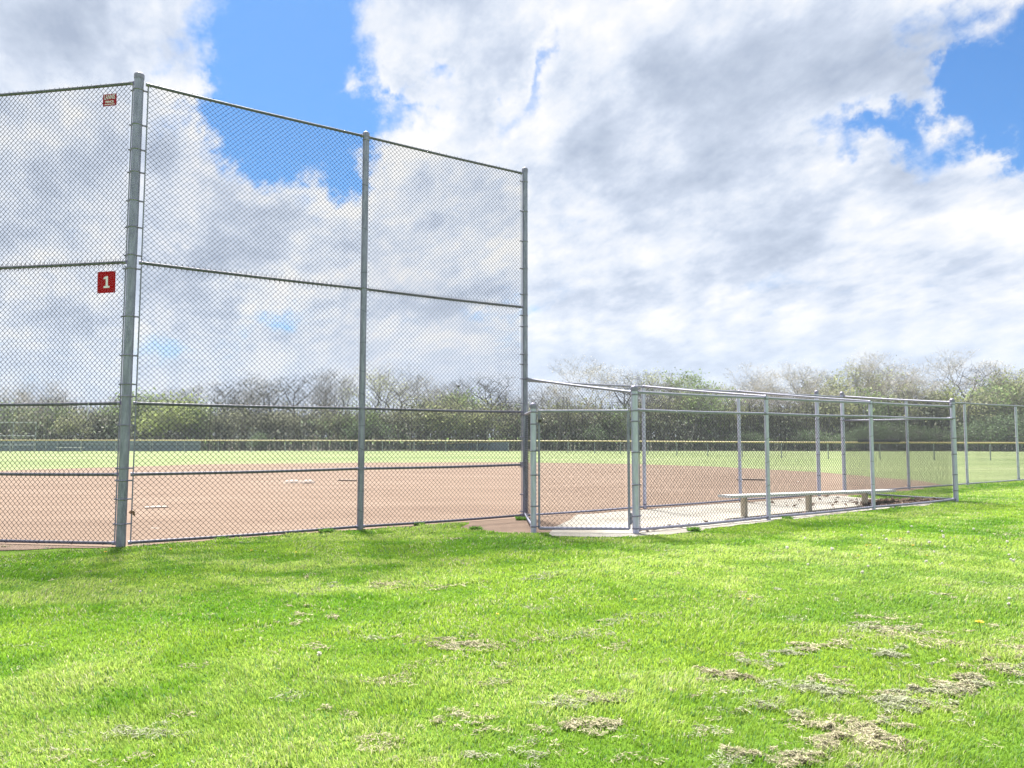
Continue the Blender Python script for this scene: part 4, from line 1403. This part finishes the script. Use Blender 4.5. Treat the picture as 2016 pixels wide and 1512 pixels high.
GREY = (0.34, 0.33, 0.26); PALEG = (0.38, 0.41, 0.22); MIDG = (0.20, 0.27, 0.11); YELG = (0.28, 0.335, 0.12); OLIVE = (0.27, 0.29, 0.155); BROWN = (0.24, 0.25, 0.17); DEEP = (0.145, 0.205, 0.11); TAN = (0.5, 0.47, 0.42)
proto_tree('dark1', 'bare_tree', 101, 10.5, 'bark_dark', trunk_r=0.26, spread=1.05, crook=0.26, levels=6, fork_at=0.2, up=0.10)
proto_tree('dark2', 'bare_tree', 102, 9.5, 'bark_dark', trunk_r=0.22, spread=0.95, crook=0.25, levels=6, fork_at=0.24, up=0.12)
proto_tree('dark3', 'bare_tree', 103, 9.0, 'bark_grey', trunk_r=0.17, spread=0.75, crook=0.19, levels=6, fork_at=0.3, up=0.15)
proto_tree('grey1', 'bare_tree', 104, 11.0, 'bark_grey', GREY, 900, 0.07, 0.35, trunk_r=0.2, spread=0.9, crook=0.2, levels=6, fork_at=0.25, up=0.14)
proto_tree('pale1', 'bare_tree', 105, 11.5, 'bark_pale', TAN, 1500, 0.07, 0.35, trunk_r=0.17, spread=0.75, crook=0.15, levels=7, fork_at=0.3, up=0.17)
proto_tree('pale2', 'bare_tree', 106, 12.0, 'bark_pale', TAN, 1100, 0.07, 0.4, trunk_r=0.18, spread=0.85, crook=0.18, levels=7, fork_at=0.28, up=0.15)
proto_tree('leafy1', 'leafing_tree', 107, 9.5, 'bark_grey', PALEG, 2300, 0.085, 0.35, trunk_r=0.17, spread=0.6, levels=6)
proto_tree('leafy2', 'leafing_tree', 108, 8.5, 'bark_grey', MIDG, 3200, 0.10, 0.38, trunk_r=0.15, spread=0.55, levels=6)
proto_tree('leafy3', 'leafing_tree', 109, 8.0, 'bark_dark', OLIVE, 2600, 0.095, 0.4, trunk_r=0.15, spread=0.6, levels=6)
proto_tree('bush_green', 'shrub', 110, 5.6, 'bark_grey', MIDG, 3600, 0.11, 0.42, trunk_r=0.07, spread=0.7, levels=5, nstems=5, fork_at=0.3)
proto_tree('bush_yellow', 'shrub', 111, 5.8, 'bark_grey', YELG, 4600, 0.12, 0.42, trunk_r=0.07, spread=0.75, levels=5, nstems=5, fork_at=0.28)
proto_tree('bush_olive', 'shrub', 112, 5.6, 'bark_grey', OLIVE, 3000, 0.11, 0.42, trunk_r=0.07, spread=0.6, levels=5, nstems=6, fork_at=0.3)
proto_tree('bush_brown', 'shrub', 113, 5.2, 'bark_dark', BROWN, 2200, 0.10, 0.42, trunk_r=0.06, spread=0.55, levels=5, nstems=7, fork_at=0.32)
proto_tree('bush_deep', 'shrub', 114, 3.4, 'bark_grey', DEEP, 3000, 0.10, 0.40, trunk_r=0.05, spread=0.8, levels=5, nstems=5, fork_at=0.26)

LOOK = {'dark1': ('wide dark bare tree with crooked limbs', 'tree'), 'dark2': ('dark bare tree with forked limbs', 'tree'), 'dark3': ('slender grey bare tree', 'tree'),
        'grey1': ('tall grey bare tree', 'tree'), 'pale1': ('tall pale bare tree with feathery twigs', 'tree'), 'pale2': ('tall pale open-crowned bare tree', 'tree'),
        'leafy1': ('pale green tree coming into leaf', 'tree'), 'leafy2': ('mid green leafing tree', 'tree'), 'leafy3': ('olive leafing tree', 'tree'),
        'bush_green': ('green shrub', 'shrub'), 'bush_yellow': ('bright yellow-green shrub', 'shrub'), 'bush_olive': ('olive shrub', 'shrub'), 'bush_brown': ('brownish twiggy shrub', 'shrub'), 'bush_deep': ('low deep green shrub', 'shrub')}
# (photo column used only to look the bearing up once, distance, height, kind)
TREES = [(-55.47,85.01,7.5,'pale1'), (-55.5,90.07,8.28,'pale2'), (-47.4,85.12,6.77,'dark1'), (-52.46,89.94,7.25,'grey1'), (-50.69,96.78,6.86,'dark3'), 
    (-33.0,87.97,8.29,'dark2'), (-38.49,95.84,8.4,'grey1'), (-42.32,97.37,8.05,'grey1'), (-29.19,95.46,10.14,'dark1'), (-28.27,86.83,8.2,'dark2'), 
    (-27.38,96.86,9.43,'dark2'), (-24.84,96.92,9.76,'dark3'), (-22.2,97.98,10.38,'dark3'), (-17.12,84.15,8.38,'dark3'), (-29.31,84.05,8.1,'grey1'), 
    (-13.85,88.08,10.06,'grey1'), (-15.85,91.25,9.4,'leafy1'), (-11.17,89.94,8.86,'grey1'), (-2.42,85.29,8.88,'dark2'), (-4.79,92.97,8.5,'dark3'), 
    (-0.18,93.35,7.29,'dark3'), (-6.62,92.82,6.95,'leafy1'), (-8.91,91.15,6.72,'leafy2'), (4.66,91.69,7.79,'dark3'), (2.91,93.66,7.31,'dark2'), 
    (8.8,84.9,10.43,'pale1'), (11.43,90.11,8.46,'dark1'), (7.21,85.9,7.96,'grey1'), (13.66,85.46,8.89,'dark2'), (17.63,94.67,9.95,'leafy1'), 
    (18.54,88.54,8.75,'pale2'), (22.1,88.75,8.94,'leafy2'), (23.62,87.88,7.7,'leafy1'), (20.83,92.22,7.64,'leafy3'), (27.27,85.65,10.16,'pale2'), 
    (30.21,92.98,9.11,'dark3'), (31.83,84.99,9.98,'pale1'), (35.82,97.37,9.93,'dark2'), (33.71,86.2,9.41,'pale2'), (39.55,94.75,9.26,'leafy3'), 
    (40.67,91.63,10.41,'leafy1'), (42.0,89.95,11.32,'pale1'), (44.13,88.26,11.49,'pale2'), (43.04,89.03,9.56,'leafy1'), (49.5,94.62,8.62,'leafy1'), 
    (53.22,91.35,11.84,'pale1'), (53.73,91.51,10.39,'dark2'), (48.64,87.47,7.5,'leafy3'), (58.63,92.75,8.48,'leafy1'), (56.6,86.39,8.97,'leafy3'), 
    (61.86,90.75,9.84,'leafy1'), (57.02,93.12,7.58,'leafy3'), (-64.63,91.62,7.48,'grey1'), (-70.47,92.13,8.13,'pale1'), (-76.43,91.98,7.81,'dark2'), 
    (63.12,86.71,10.04,'pale1'), (76.69,97.41,9.8,'leafy1'), (79.85,93.57,10.1,'dark2'), (-40.29,84.36,6.55,'bush_green'), 
    (-34.97,82.73,6.13,'bush_yellow'), (-35.79,79.92,5.01,'bush_yellow'), (-33.5,82.73,5.25,'bush_green'), (-55.16,83.69,5.02,'bush_green'), 
    (-51.16,81.71,4.66,'bush_olive'), (-49.63,83.68,5.02,'bush_green'), (-44.41,81.71,4.55,'bush_brown'), (-43.23,82.53,4.69,'bush_green'), 
    (-45.85,79.97,4.33,'bush_olive'), (-41.61,83.67,5.29,'bush_green'), (-30.68,81.79,4.67,'bush_brown'), (-29.39,84.26,4.99,'bush_olive'), 
    (-26.66,82.7,4.7,'bush_brown'), (-25.32,85.58,4.93,'bush_brown'), (-22.23,82.48,4.58,'bush_brown'), (-20.35,83.73,4.74,'bush_olive'), 
    (-18.1,83.54,4.73,'bush_brown'), (-15.77,81.48,4.87,'bush_green'), (-14.2,83.35,4.62,'bush_brown'), (-12.35,85.79,5.39,'bush_olive'), 
    (-9.79,83.25,6.1,'bush_olive'), (-7.49,82.21,5.99,'bush_olive'), (-5.6,86.59,6.46,'bush_green'), (-3.15,82.2,5.5,'bush_olive'), 
    (-0.45,84.25,5.32,'bush_brown'), (1.19,82.09,4.79,'bush_brown'), (3.65,82.56,4.7,'bush_brown'), (5.63,83.59,5.57,'bush_olive'), 
    (8.14,86.75,5.89,'bush_olive'), (9.96,82.83,4.98,'bush_brown'), (11.69,81.59,4.66,'bush_green'), (14.24,83.91,5.03,'bush_brown'), 
    (16.83,84.37,5.88,'bush_olive'), (19.07,85.67,6.52,'bush_olive'), (21.3,83.34,6.49,'bush_green'), (23.26,83.47,5.84,'bush_olive'), 
    (25.44,83.35,5.55,'bush_brown'), (27.62,83.29,5.28,'bush_olive'), (29.43,82.21,5.12,'bush_brown'), (32.98,85.79,6.07,'bush_olive'), 
    (34.47,83.89,6.53,'bush_olive'), (37.77,86.38,6.85,'bush_olive'), (39.27,84.09,6.43,'bush_green'), (41.33,83.76,6.13,'bush_olive'), 
    (43.81,83.75,6.85,'bush_brown'), (46.31,83.76,6.52,'bush_olive'), (49.12,85.29,6.5,'bush_yellow'), (49.79,82.2,6.59,'bush_olive'), 
    (52.96,83.78,7.41,'bush_green'), (54.27,82.41,6.87,'bush_olive'), (57.2,83.12,7.47,'bush_olive'), (59.67,81.98,7.12,'bush_green'), 
    (65.01,84.7,7.02,'bush_olive'), (68.27,83.89,6.97,'bush_brown'), (-57.71,83.37,5.0,'bush_olive'), (-60.79,83.83,5.3,'bush_green'), 
    (-63.74,83.34,5.0,'bush_brown'), (-67.99,83.82,5.3,'bush_olive'), (30.0,78.04,2.05,'bush_deep'), (35.76,78.24,2.36,'bush_deep'), 
    (37.55,77.66,2.96,'bush_deep'), (40.5,78.4,2.57,'bush_deep'), (42.31,77.93,2.2,'bush_deep'), (46.87,77.38,2.7,'bush_deep'), 
    (49.31,78.41,3.39,'bush_deep'), (50.85,77.61,3.73,'bush_deep'), (53.23,77.71,3.22,'bush_deep'), (-26.14,80.27,1.85,'bush_deep'), 
    (8.36,80.62,2.39,'bush_deep'), (-15.19,79.83,3.01,'bush_deep'), (24.31,79.66,1.95,'bush_deep'), (33.06,77.36,1.68,'bush_deep')]
ZONES = [(-400, 0, 'beyond the left edge of the view'), (0, 240, 'left of the tall backstop corner post'), (240, 480, 'behind the first bay right of the corner post'), (480, 710, 'just left of the middle backstop post'),
         (710, 870, 'just right of the middle backstop post'), (870, 1035, 'just left of the backstop end post'), (1035, 1250, 'behind the gate'), (1250, 1510, 'behind the left third of the dugout'),
         (1510, 1720, 'behind the middle of the dugout'), (1720, 1885, 'behind the right end of the dugout'), (1885, 2016, 'right of the dugout'), (2016, 2600, 'beyond the right edge of the view')]
ORD = ['first', 'second', 'third', 'fourth', 'fifth', 'sixth', 'seventh', 'eighth', 'ninth', 'tenth', 'eleventh', 'twelfth']
zone_of = lambda px: next(z for a, b, z in ZONES if a <= px < b)
bucket = {}
for (x, y, h, k) in TREES:
    bucket.setdefault((LOOK[k][0], zone_of(1008 + F_PX * x / y)), []).append(x / y)
for v in bucket.values():
    v.sort()
used = set()
for (x, y, h, k) in TREES:
    name, tr, tw, lv, ph = PROTO[k]
    look, cat = LOOK[k]
    z = zone_of(1008 + F_PX * x / y)
    lst = bucket[(look, z)]
    lab = look + ' ' + z
    if len(lst) > 1:
        i = lst.index(x / y)
        lab = ('leftmost ' if i == 0 else 'rightmost ' if i == len(lst) - 1 else ORD[i] + ' from left, ') + lab
    o = empty(name, (x, y, 0), lab, cat, 'trees of the wood' if cat == 'tree' else 'shrubs along the wood edge', random.random() * 6.28)
    s = h / ph
    o.scale = (s * random.uniform(0.9, 1.15), s * random.uniform(0.9, 1.15), s)
    link('trunk', tr, o)
    cr = link('crown', tw, o)
    if lv is not None:
        link('foliage', lv, cr)

# dense undergrowth of the wood that nobody could count
def build_undergrowth():
    g = np.random.default_rng(77)
    n = 62000
    x = (g.random(n) * 2 - 1) * 105
    y = 80 + 30 * g.random(n) ** 1.3 - np.clip((np.abs(x) - 30) / 75, 0, 1) * 6
    hmax = 3.4 + 2.6 * (fbm(x * 0.12 + 5, y * 0.05, 3) - 0.4) * 2
    z = hmax * g.random(n) ** 1.15
    P = np.stack([x, y, z], -1)
    tone = fbm(x * 0.16 + 60, z * 0.5 + y * 0.1, 3)
    colA, colB, colC = np.array([0.18, 0.205, 0.165]), np.array([0.20, 0.26, 0.14]), np.array([0.22, 0.215, 0.185])
    f = np.clip((tone - 0.35) / 0.3, 0, 1)[:, None]
    c = colA * (1 - f) + colB * f
    br = (g.random(n) < 0.3)
    c[br] = colC
    c = c * (0.5 + 0.9 * g.random((n, 1)))
    a = g.normal(size=(n, 3)); a[:, 2] *= 1.8; a /= np.linalg.norm(a, axis=1)[:, None]
    b = np.cross(a, g.normal(size=(n, 3))); b /= np.linalg.norm(b, axis=1)[:, None]
    s = (0.12 + 0.16 * g.random(n))[:, None]
    V = np.stack([P - a * s, P - b * s * 0.5, P + a * s, P + b * s * 0.5], 1)
    C = np.repeat(c[:, None], 4, 1)
    Q = (np.arange(n) * 4)[:, None] + np.array([[0, 1, 2, 3]])
    # thin upright stems
    m = 5200
    sx = (g.random(m) * 2 - 1) * 105
    sy = 79 + 30 * g.random(m)
    hh = 2.2 + 3.6 * g.random(m)
    r = 0.018 + 0.045 * g.random(m) ** 2
    lx = g.normal(size=m) * 0.5
    st = np.stack([np.stack([sx - r, sy, -0.1 + 0 * sx], -1), np.stack([sx + r, sy, -0.1 + 0 * sx], -1), np.stack([sx + lx + r * .4, sy + r, hh], -1), np.stack([sx + lx - r * .4, sy + r, hh], -1)], 1)
    st2 = st.copy(); st2[:, :, 1] += np.array([0.06, -0.06, -0.03, 0.03])[None]
    sc_ = np.array([0.075, 0.07, 0.065])[None] * (0.5 + 1.3 * g.random((m, 1)))
    V = np.concatenate([V.reshape(-1, 3), st.reshape(-1, 3), st2.reshape(-1, 3)])
    C = np.concatenate([C.reshape(-1, 3), np.repeat(sc_[:, None], 4, 1).reshape(-1, 3), np.repeat(sc_[:, None], 4, 1).reshape(-1, 3)])
    Q = np.concatenate([Q, (np.arange(2 * m) * 4)[:, None] + np.array([[0, 1, 2, 3]]) + n * 4])
    tag(np_mesh('undergrowth', V, Q, M['leaf'], quads=True, cols=C), 'tangled brush of the wood', None, None, 'stuff')
build_undergrowth()

# ---------------------------------------------------------------- sky
world = bpy.data.worlds.new('World')
SC.world = world
world.use_nodes = True
nt = world.node_tree
for n in list(nt.nodes):
    nt.nodes.remove(n)
out = nt.nodes.new('ShaderNodeOutputWorld')
bg = nt.nodes.new('ShaderNodeBackground')
bg.inputs['Strength'].default_value = SKY_STRENGTH
nt.links.new(bg.outputs[0], out.inputs['Surface'])
SUN_EL, SUN_AZ = 58.0, -22.0             # azimuth from +Y, clockwise positive to the right
sky = nt.nodes.new('ShaderNodeTexSky')
sky.sky_type = 'NISHITA'
sky.sun_disc = False
sky.sun_elevation = R(SUN_EL)
sky.sun_rotation = R(SUN_AZ)
sky.air_density = 1.0
sky.dust_density = 0.6
sky.ozone_density = 2.0
tc = nt.nodes.new('ShaderNodeTexCoord')
dirv = tc.outputs['Generated']
K = 1.0 / (SKY_STRENGTH * 2 ** EXPO)     # display value -> background colour

def vmath(op, a, b=None, s=None):
    n = nt.nodes.new('ShaderNodeVectorMath')
    n.operation = op
    for i, val in enumerate((a, b)):
        if val is None:
            continue
        if isinstance(val, bpy.types.NodeSocket):
            nt.links.new(val, n.inputs[i])
        else:
            n.inputs[i].default_value = val
    if s is not None:
        n.inputs['Scale'].default_value = s
    return n.outputs['Value'] if op in ('DOT_PRODUCT', 'LENGTH') else n.outputs['Vector']

def sky_noise(vec, scale, detail, rough, lac=2.0):
    n = noise(nt, scale, detail, rough, vec)
    n.inputs['Lacunarity'].default_value = lac
    return n
# cloud layer seen in perspective: spread by height above the horizon
sep = nt.nodes.new('ShaderNodeSeparateXYZ')
nt.links.new(dirv, sep.inputs[0])
zc = math_n(nt, 'ADD', math_n(nt, 'MAXIMUM', sep.outputs[2], 0.0), 0.30)
comb = nt.nodes.new('ShaderNodeCombineXYZ')
nt.links.new(math_n(nt, 'DIVIDE', sep.outputs[0], zc), comb.inputs[0])
nt.links.new(math_n(nt, 'DIVIDE', sep.outputs[1], zc), comb.inputs[1])
rot = nt.nodes.new('ShaderNodeMapping')
rot.inputs['Rotation'].default_value = (0, 0, R(-24))
nt.links.new(comb.outputs[0], rot.inputs['Vector'])
stretch = nt.nodes.new('ShaderNodeMapping')
stretch.inputs['Scale'].default_value = (1.25, 0.78, 1.0)
nt.links.new(rot.outputs[0], stretch.inputs['Vector'])
layer = stretch.outputs[0]
wn = sky_noise(dirv, 5.5, 8, 0.62)
warp = vmath('SCALE', vmath('SUBTRACT', wn.outputs['Color'], (0.5, 0.5, 0.5)), None, 0.20)
wn2 = sky_noise(dirv, 22.0, 6, 0.62)
warp2 = vmath('SCALE', vmath('SUBTRACT', wn2.outputs['Color'], (0.5, 0.5, 0.5)), None, 0.05)
dw = vmath('ADD', dirv, vmath('ADD', warp, warp2))

def cam_dir(px, py):
    cx, cy = (px - 1008) / F_PX, (756 - py) / F_PX
    d = Vector((cx, math.cos(PITCH) - cy * math.sin(PITCH), math.sin(PITCH) + cy * math.cos(PITCH)))
    return d.normalized()

def blob(px, py, sx, sy, tilt, w, acc, src=None):
    """soft elliptic cloud bank at a compass bearing and height; sizes in degrees"""
    c = cam_dir(px, py)
    r = c.cross(Vector((0, 0, 1))).normalized()
    u = r.cross(c).normalized()
    q = R(tilt)
    r2 = r * math.cos(q) + u * math.sin(q)
    u2 = u * math.cos(q) - r * math.sin(q)
    mp = nt.nodes.new('ShaderNodeMapping')
    mp.vector_type = 'TEXTURE'
    mp.inputs['Location'].default_value = c
    mp.inputs['Rotation'].default_value = Matrix((r2, u2, c)).transposed().to_euler()
    mp.inputs['Scale'].default_value = (R(sx), R(sy), 0.6)
    nt.links.new(src or dw, mp.inputs['Vector'])
    gr = nt.nodes.new('ShaderNodeTexGradient')
    gr.gradient_type = 'SPHERICAL'
    nt.links.new(mp.outputs[0], gr.inputs['Vector'])
    return math_n(nt, 'MULTIPLY_ADD', gr.outputs['Fac'], w, acc)

BLUE = [(540,90,9.07,7.94,-15,1.15), (560,300,5.67,4.54,-20,0.85), (470,210,3.4,3.4,0,0.5), (800,225,6.43,2.27,8,0.8), (1040,160,2.08,4.54,-25,0.7), 
    (1975,100,4.54,3.59,40,0.9), (1870,200,4.72,2.27,35,0.8), (1700,265,3.78,1.7,10,0.7), (2010,290,2.27,2.27,0,0.6), (690,370,2.65,1.89,-30,0.6), 
    (900,75,9.07,4.54,10,-0.8), (150,60,12.47,4.91,0,-0.4), (330,640,6.05,1.13,8,0.3), (330,760,5.29,0.83,0,0.3), (560,640,5.29,1.13,15,0.25), 
    (800,640,6.05,1.13,15,0.25), (880,350,1.51,2.27,30,0.25), (1000,620,2.27,1.51,0,0.2), (2250,150,7.56,7.56,0,0.8), (-250,600,7.56,3.78,0,0.5)]
GREYB = [(150,70,12.47,6.43,0,-0.32), (960,70,10.58,5.29,10,-0.28), (1420,240,15.88,6.43,24,-0.5), (1250,290,7.56,4.16,15,-0.3), (1700,90,13.61,4.54,25,-0.25), 
    (1650,400,9.83,3.02,25,-0.35), (1480,470,6.8,1.89,15,-0.28), (480,470,8.69,4.16,15,-0.4), (130,430,8.69,5.67,10,-0.25), (90,655,6.43,1.51,-4,-0.55), 
    (400,600,6.05,2.27,12,-0.35), (880,470,4.16,7.56,-30,-0.25), (820,600,7.56,2.27,15,-0.25), (1250,700,15.88,2.27,2,-0.25), 
    (1600,640,11.34,1.89,6,-0.12), (400,270,4.54,3.02,-30,0.3), (620,440,4.54,3.02,20,0.25), (1010,330,5.67,4.91,40,0.25), (1130,170,4.54,6.05,-45,0.3), 
    (780,330,5.67,3.78,30,0.25), (180,600,4.54,1.13,5,0.25), (1900,220,4.54,3.4,30,0.25), (450,745,6.8,1.51,8,0.25), (1500,560,9.45,2.27,20,0.18), 
    (1850,520,8.32,2.27,20,0.15), (1650,660,11.34,1.89,10,0.2), (700,740,7.56,1.51,5,0.2), (50,380,2.27,4.54,-30,0.2)]
n_big = sky_noise(layer, 2.2, 8, 0.52)
n_fine = sky_noise(layer, 7.5, 9, 0.62)
cov = math_n(nt, 'MULTIPLY_ADD', n_big.outputs['Fac'], 1.5, 0.12)
cov = math_n(nt, 'MULTIPLY_ADD', n_fine.outputs['Fac'], 1.1, math_n(nt, 'SUBTRACT', cov, 0.15))
for (px, py, sx, sy, tl, w) in BLUE:
    cov = blob(px, py, sx, sy, tl, -1.45 * w, cov)
mr = nt.nodes.new('ShaderNodeMapRange')
mr.interpolation_type = 'SMOOTHSTEP'
mr.inputs['From Min'].default_value = 0.36
mr.inputs['From Max'].default_value = 1.08
nt.links.new(cov, mr.inputs['Value'])
alpha = mr.outputs[0]
# light and shade inside the clouds: thin rims bright, thick cores grey
sh = math_n(nt, 'MULTIPLY_ADD', n_fine.outputs['Fac'], 2.1, -0.42)
sh = math_n(nt, 'MULTIPLY_ADD', n_big.outputs['Fac'], 0.75, math_n(nt, 'SUBTRACT', sh, 0.37))
sh = math_n(nt, 'MULTIPLY_ADD', math_n(nt, 'MINIMUM', cov, 1.5), -0.42, math_n(nt, 'ADD', sh, 0.56))
# relief: cloud bodies catch light on the side that faces the sun
lit = vmath('ADD', layer, (0.05, 0.10, 0.0))
m_a = sky_noise(layer, 3.6, 9, 0.64)
m_b = sky_noise(lit, 3.6, 9, 0.64)
sh = math_n(nt, 'MULTIPLY_ADD', math_n(nt, 'SUBTRACT', m_a.outputs['Fac'], m_b.outputs['Fac']), 2.5, math_n(nt, 'ADD', sh, -0.09))
for (px, py, sx, sy, tl, w) in GREYB:
    sh = blob(px, py, sx, sy, tl, w, sh)
sh = math_n(nt, 'MULTIPLY_ADD', sh, 0.66, 0.34)
cl = ramp(nt, sh, [(0.0, lin(174, 187, 210)), (0.30, lin(194, 206, 226)), (0.48, lin(207, 218, 237)), (0.64, lin(223, 232, 247)), (0.80, lin(238, 243, 252)), (1.0, lin(254, 254, 254))])
# blue from the sky model, trimmed to the photograph's exposure
bl = mix_rgb(nt, 1.0, sky.outputs[0], (0.125, 0.22, 0.31), 'MULTIPLY')
clK = vmath('SCALE', cl, None, K)
mixed = mix_rgb(nt, alpha, bl, clK)
# milky air low over the horizon
hz = nt.nodes.new('ShaderNodeMapRange')
hz.interpolation_type = 'SMOOTHSTEP'
hz.inputs['From Min'].default_value = 0.0
hz.inputs['From Max'].default_value = 0.20
hz.inputs['To Min'].default_value = 0.62
hz.inputs['To Max'].default_value = 0.0
nt.links.new(sep.outputs[2], hz.inputs['Value'])
hcol = tuple(c * K for c in lin(213, 228, 251))
mixed = mix_rgb(nt, hz.outputs[0], mixed, hcol)
nt.links.new(mixed, bg.inputs['Color'])
world.cycles.sampling_method = 'MANUAL'
world.cycles.sample_map_resolution = 512

# ---------------------------------------------------------------- haze volume added to pale the far trees
mb = MB()
mb.box((0, 45, 8.5), (420, 260, 19.0))
hm = bpy.data.materials.new('added_haze')
hm.use_nodes = True
hn = hm.node_tree
hn.nodes.remove(hn.nodes['Principled BSDF'])
pv = hn.nodes.new('ShaderNodeVolumePrincipled')
pv.inputs['Color'].default_value = (0.80, 0.90, 1.0, 1)
pv.inputs['Density'].default_value = 0.0006
pv.inputs['Anisotropy'].default_value = 0.2
hn.links.new(pv.outputs[0], hn.nodes['Material Output'].inputs['Volume'])
tag(mb.build('haze', hm), 'added thin haze that pales the treeline', None, None, 'stuff')
SC.cycles.volume_bounces = 0

# ---------------------------------------------------------------- sun
sl = bpy.data.lights.new('sun', 'SUN')
sl.energy = 3.2
sl.angle = R(9)
sl.color = (1.0, 0.95, 0.86)
so = bpy.data.objects.new('sun', sl)
COL.objects.link(so)
el, az = R(SUN_EL), R(SUN_AZ)
to_sun = Vector((math.sin(az) * math.cos(el), math.cos(az) * math.cos(el), math.sin(el)))
so.rotation_euler = to_sun.to_track_quat('Z', 'Y').to_euler()
so.location = (0, 0, 40)

# ---------------------------------------------------------------- camera
cd = bpy.data.cameras.new('camera')
cd.sensor_width = 36.0
cd.lens = F_PX / 2016 * 36.0
cd.clip_start = 0.05
cd.clip_end = 3000
co = bpy.data.objects.new('camera', cd)
COL.objects.link(co)
co.location = (0, 0, CAM_H)
co.rotation_euler = (R(90) + PITCH, R(0.0), 0)
SC.camera = co
SC.view_settings.view_transform = 'Standard'
SC.view_settings.look = 'None'
SC.view_settings.exposure = EXPO
SC.view_settings.gamma = 1.0
SC.render.film_transparent = False
SC.cycles.max_bounces = 6
SC.cycles.diffuse_bounces = 3
SC.cycles.glossy_bounces = 3
SC.cycles.transmission_bounces = 3
SC.cycles.transparent_max_bounces = 4
SC.cycles.caustics_reflective = False
SC.cycles.caustics_refractive = False
SC.cycles.use_denoising = True
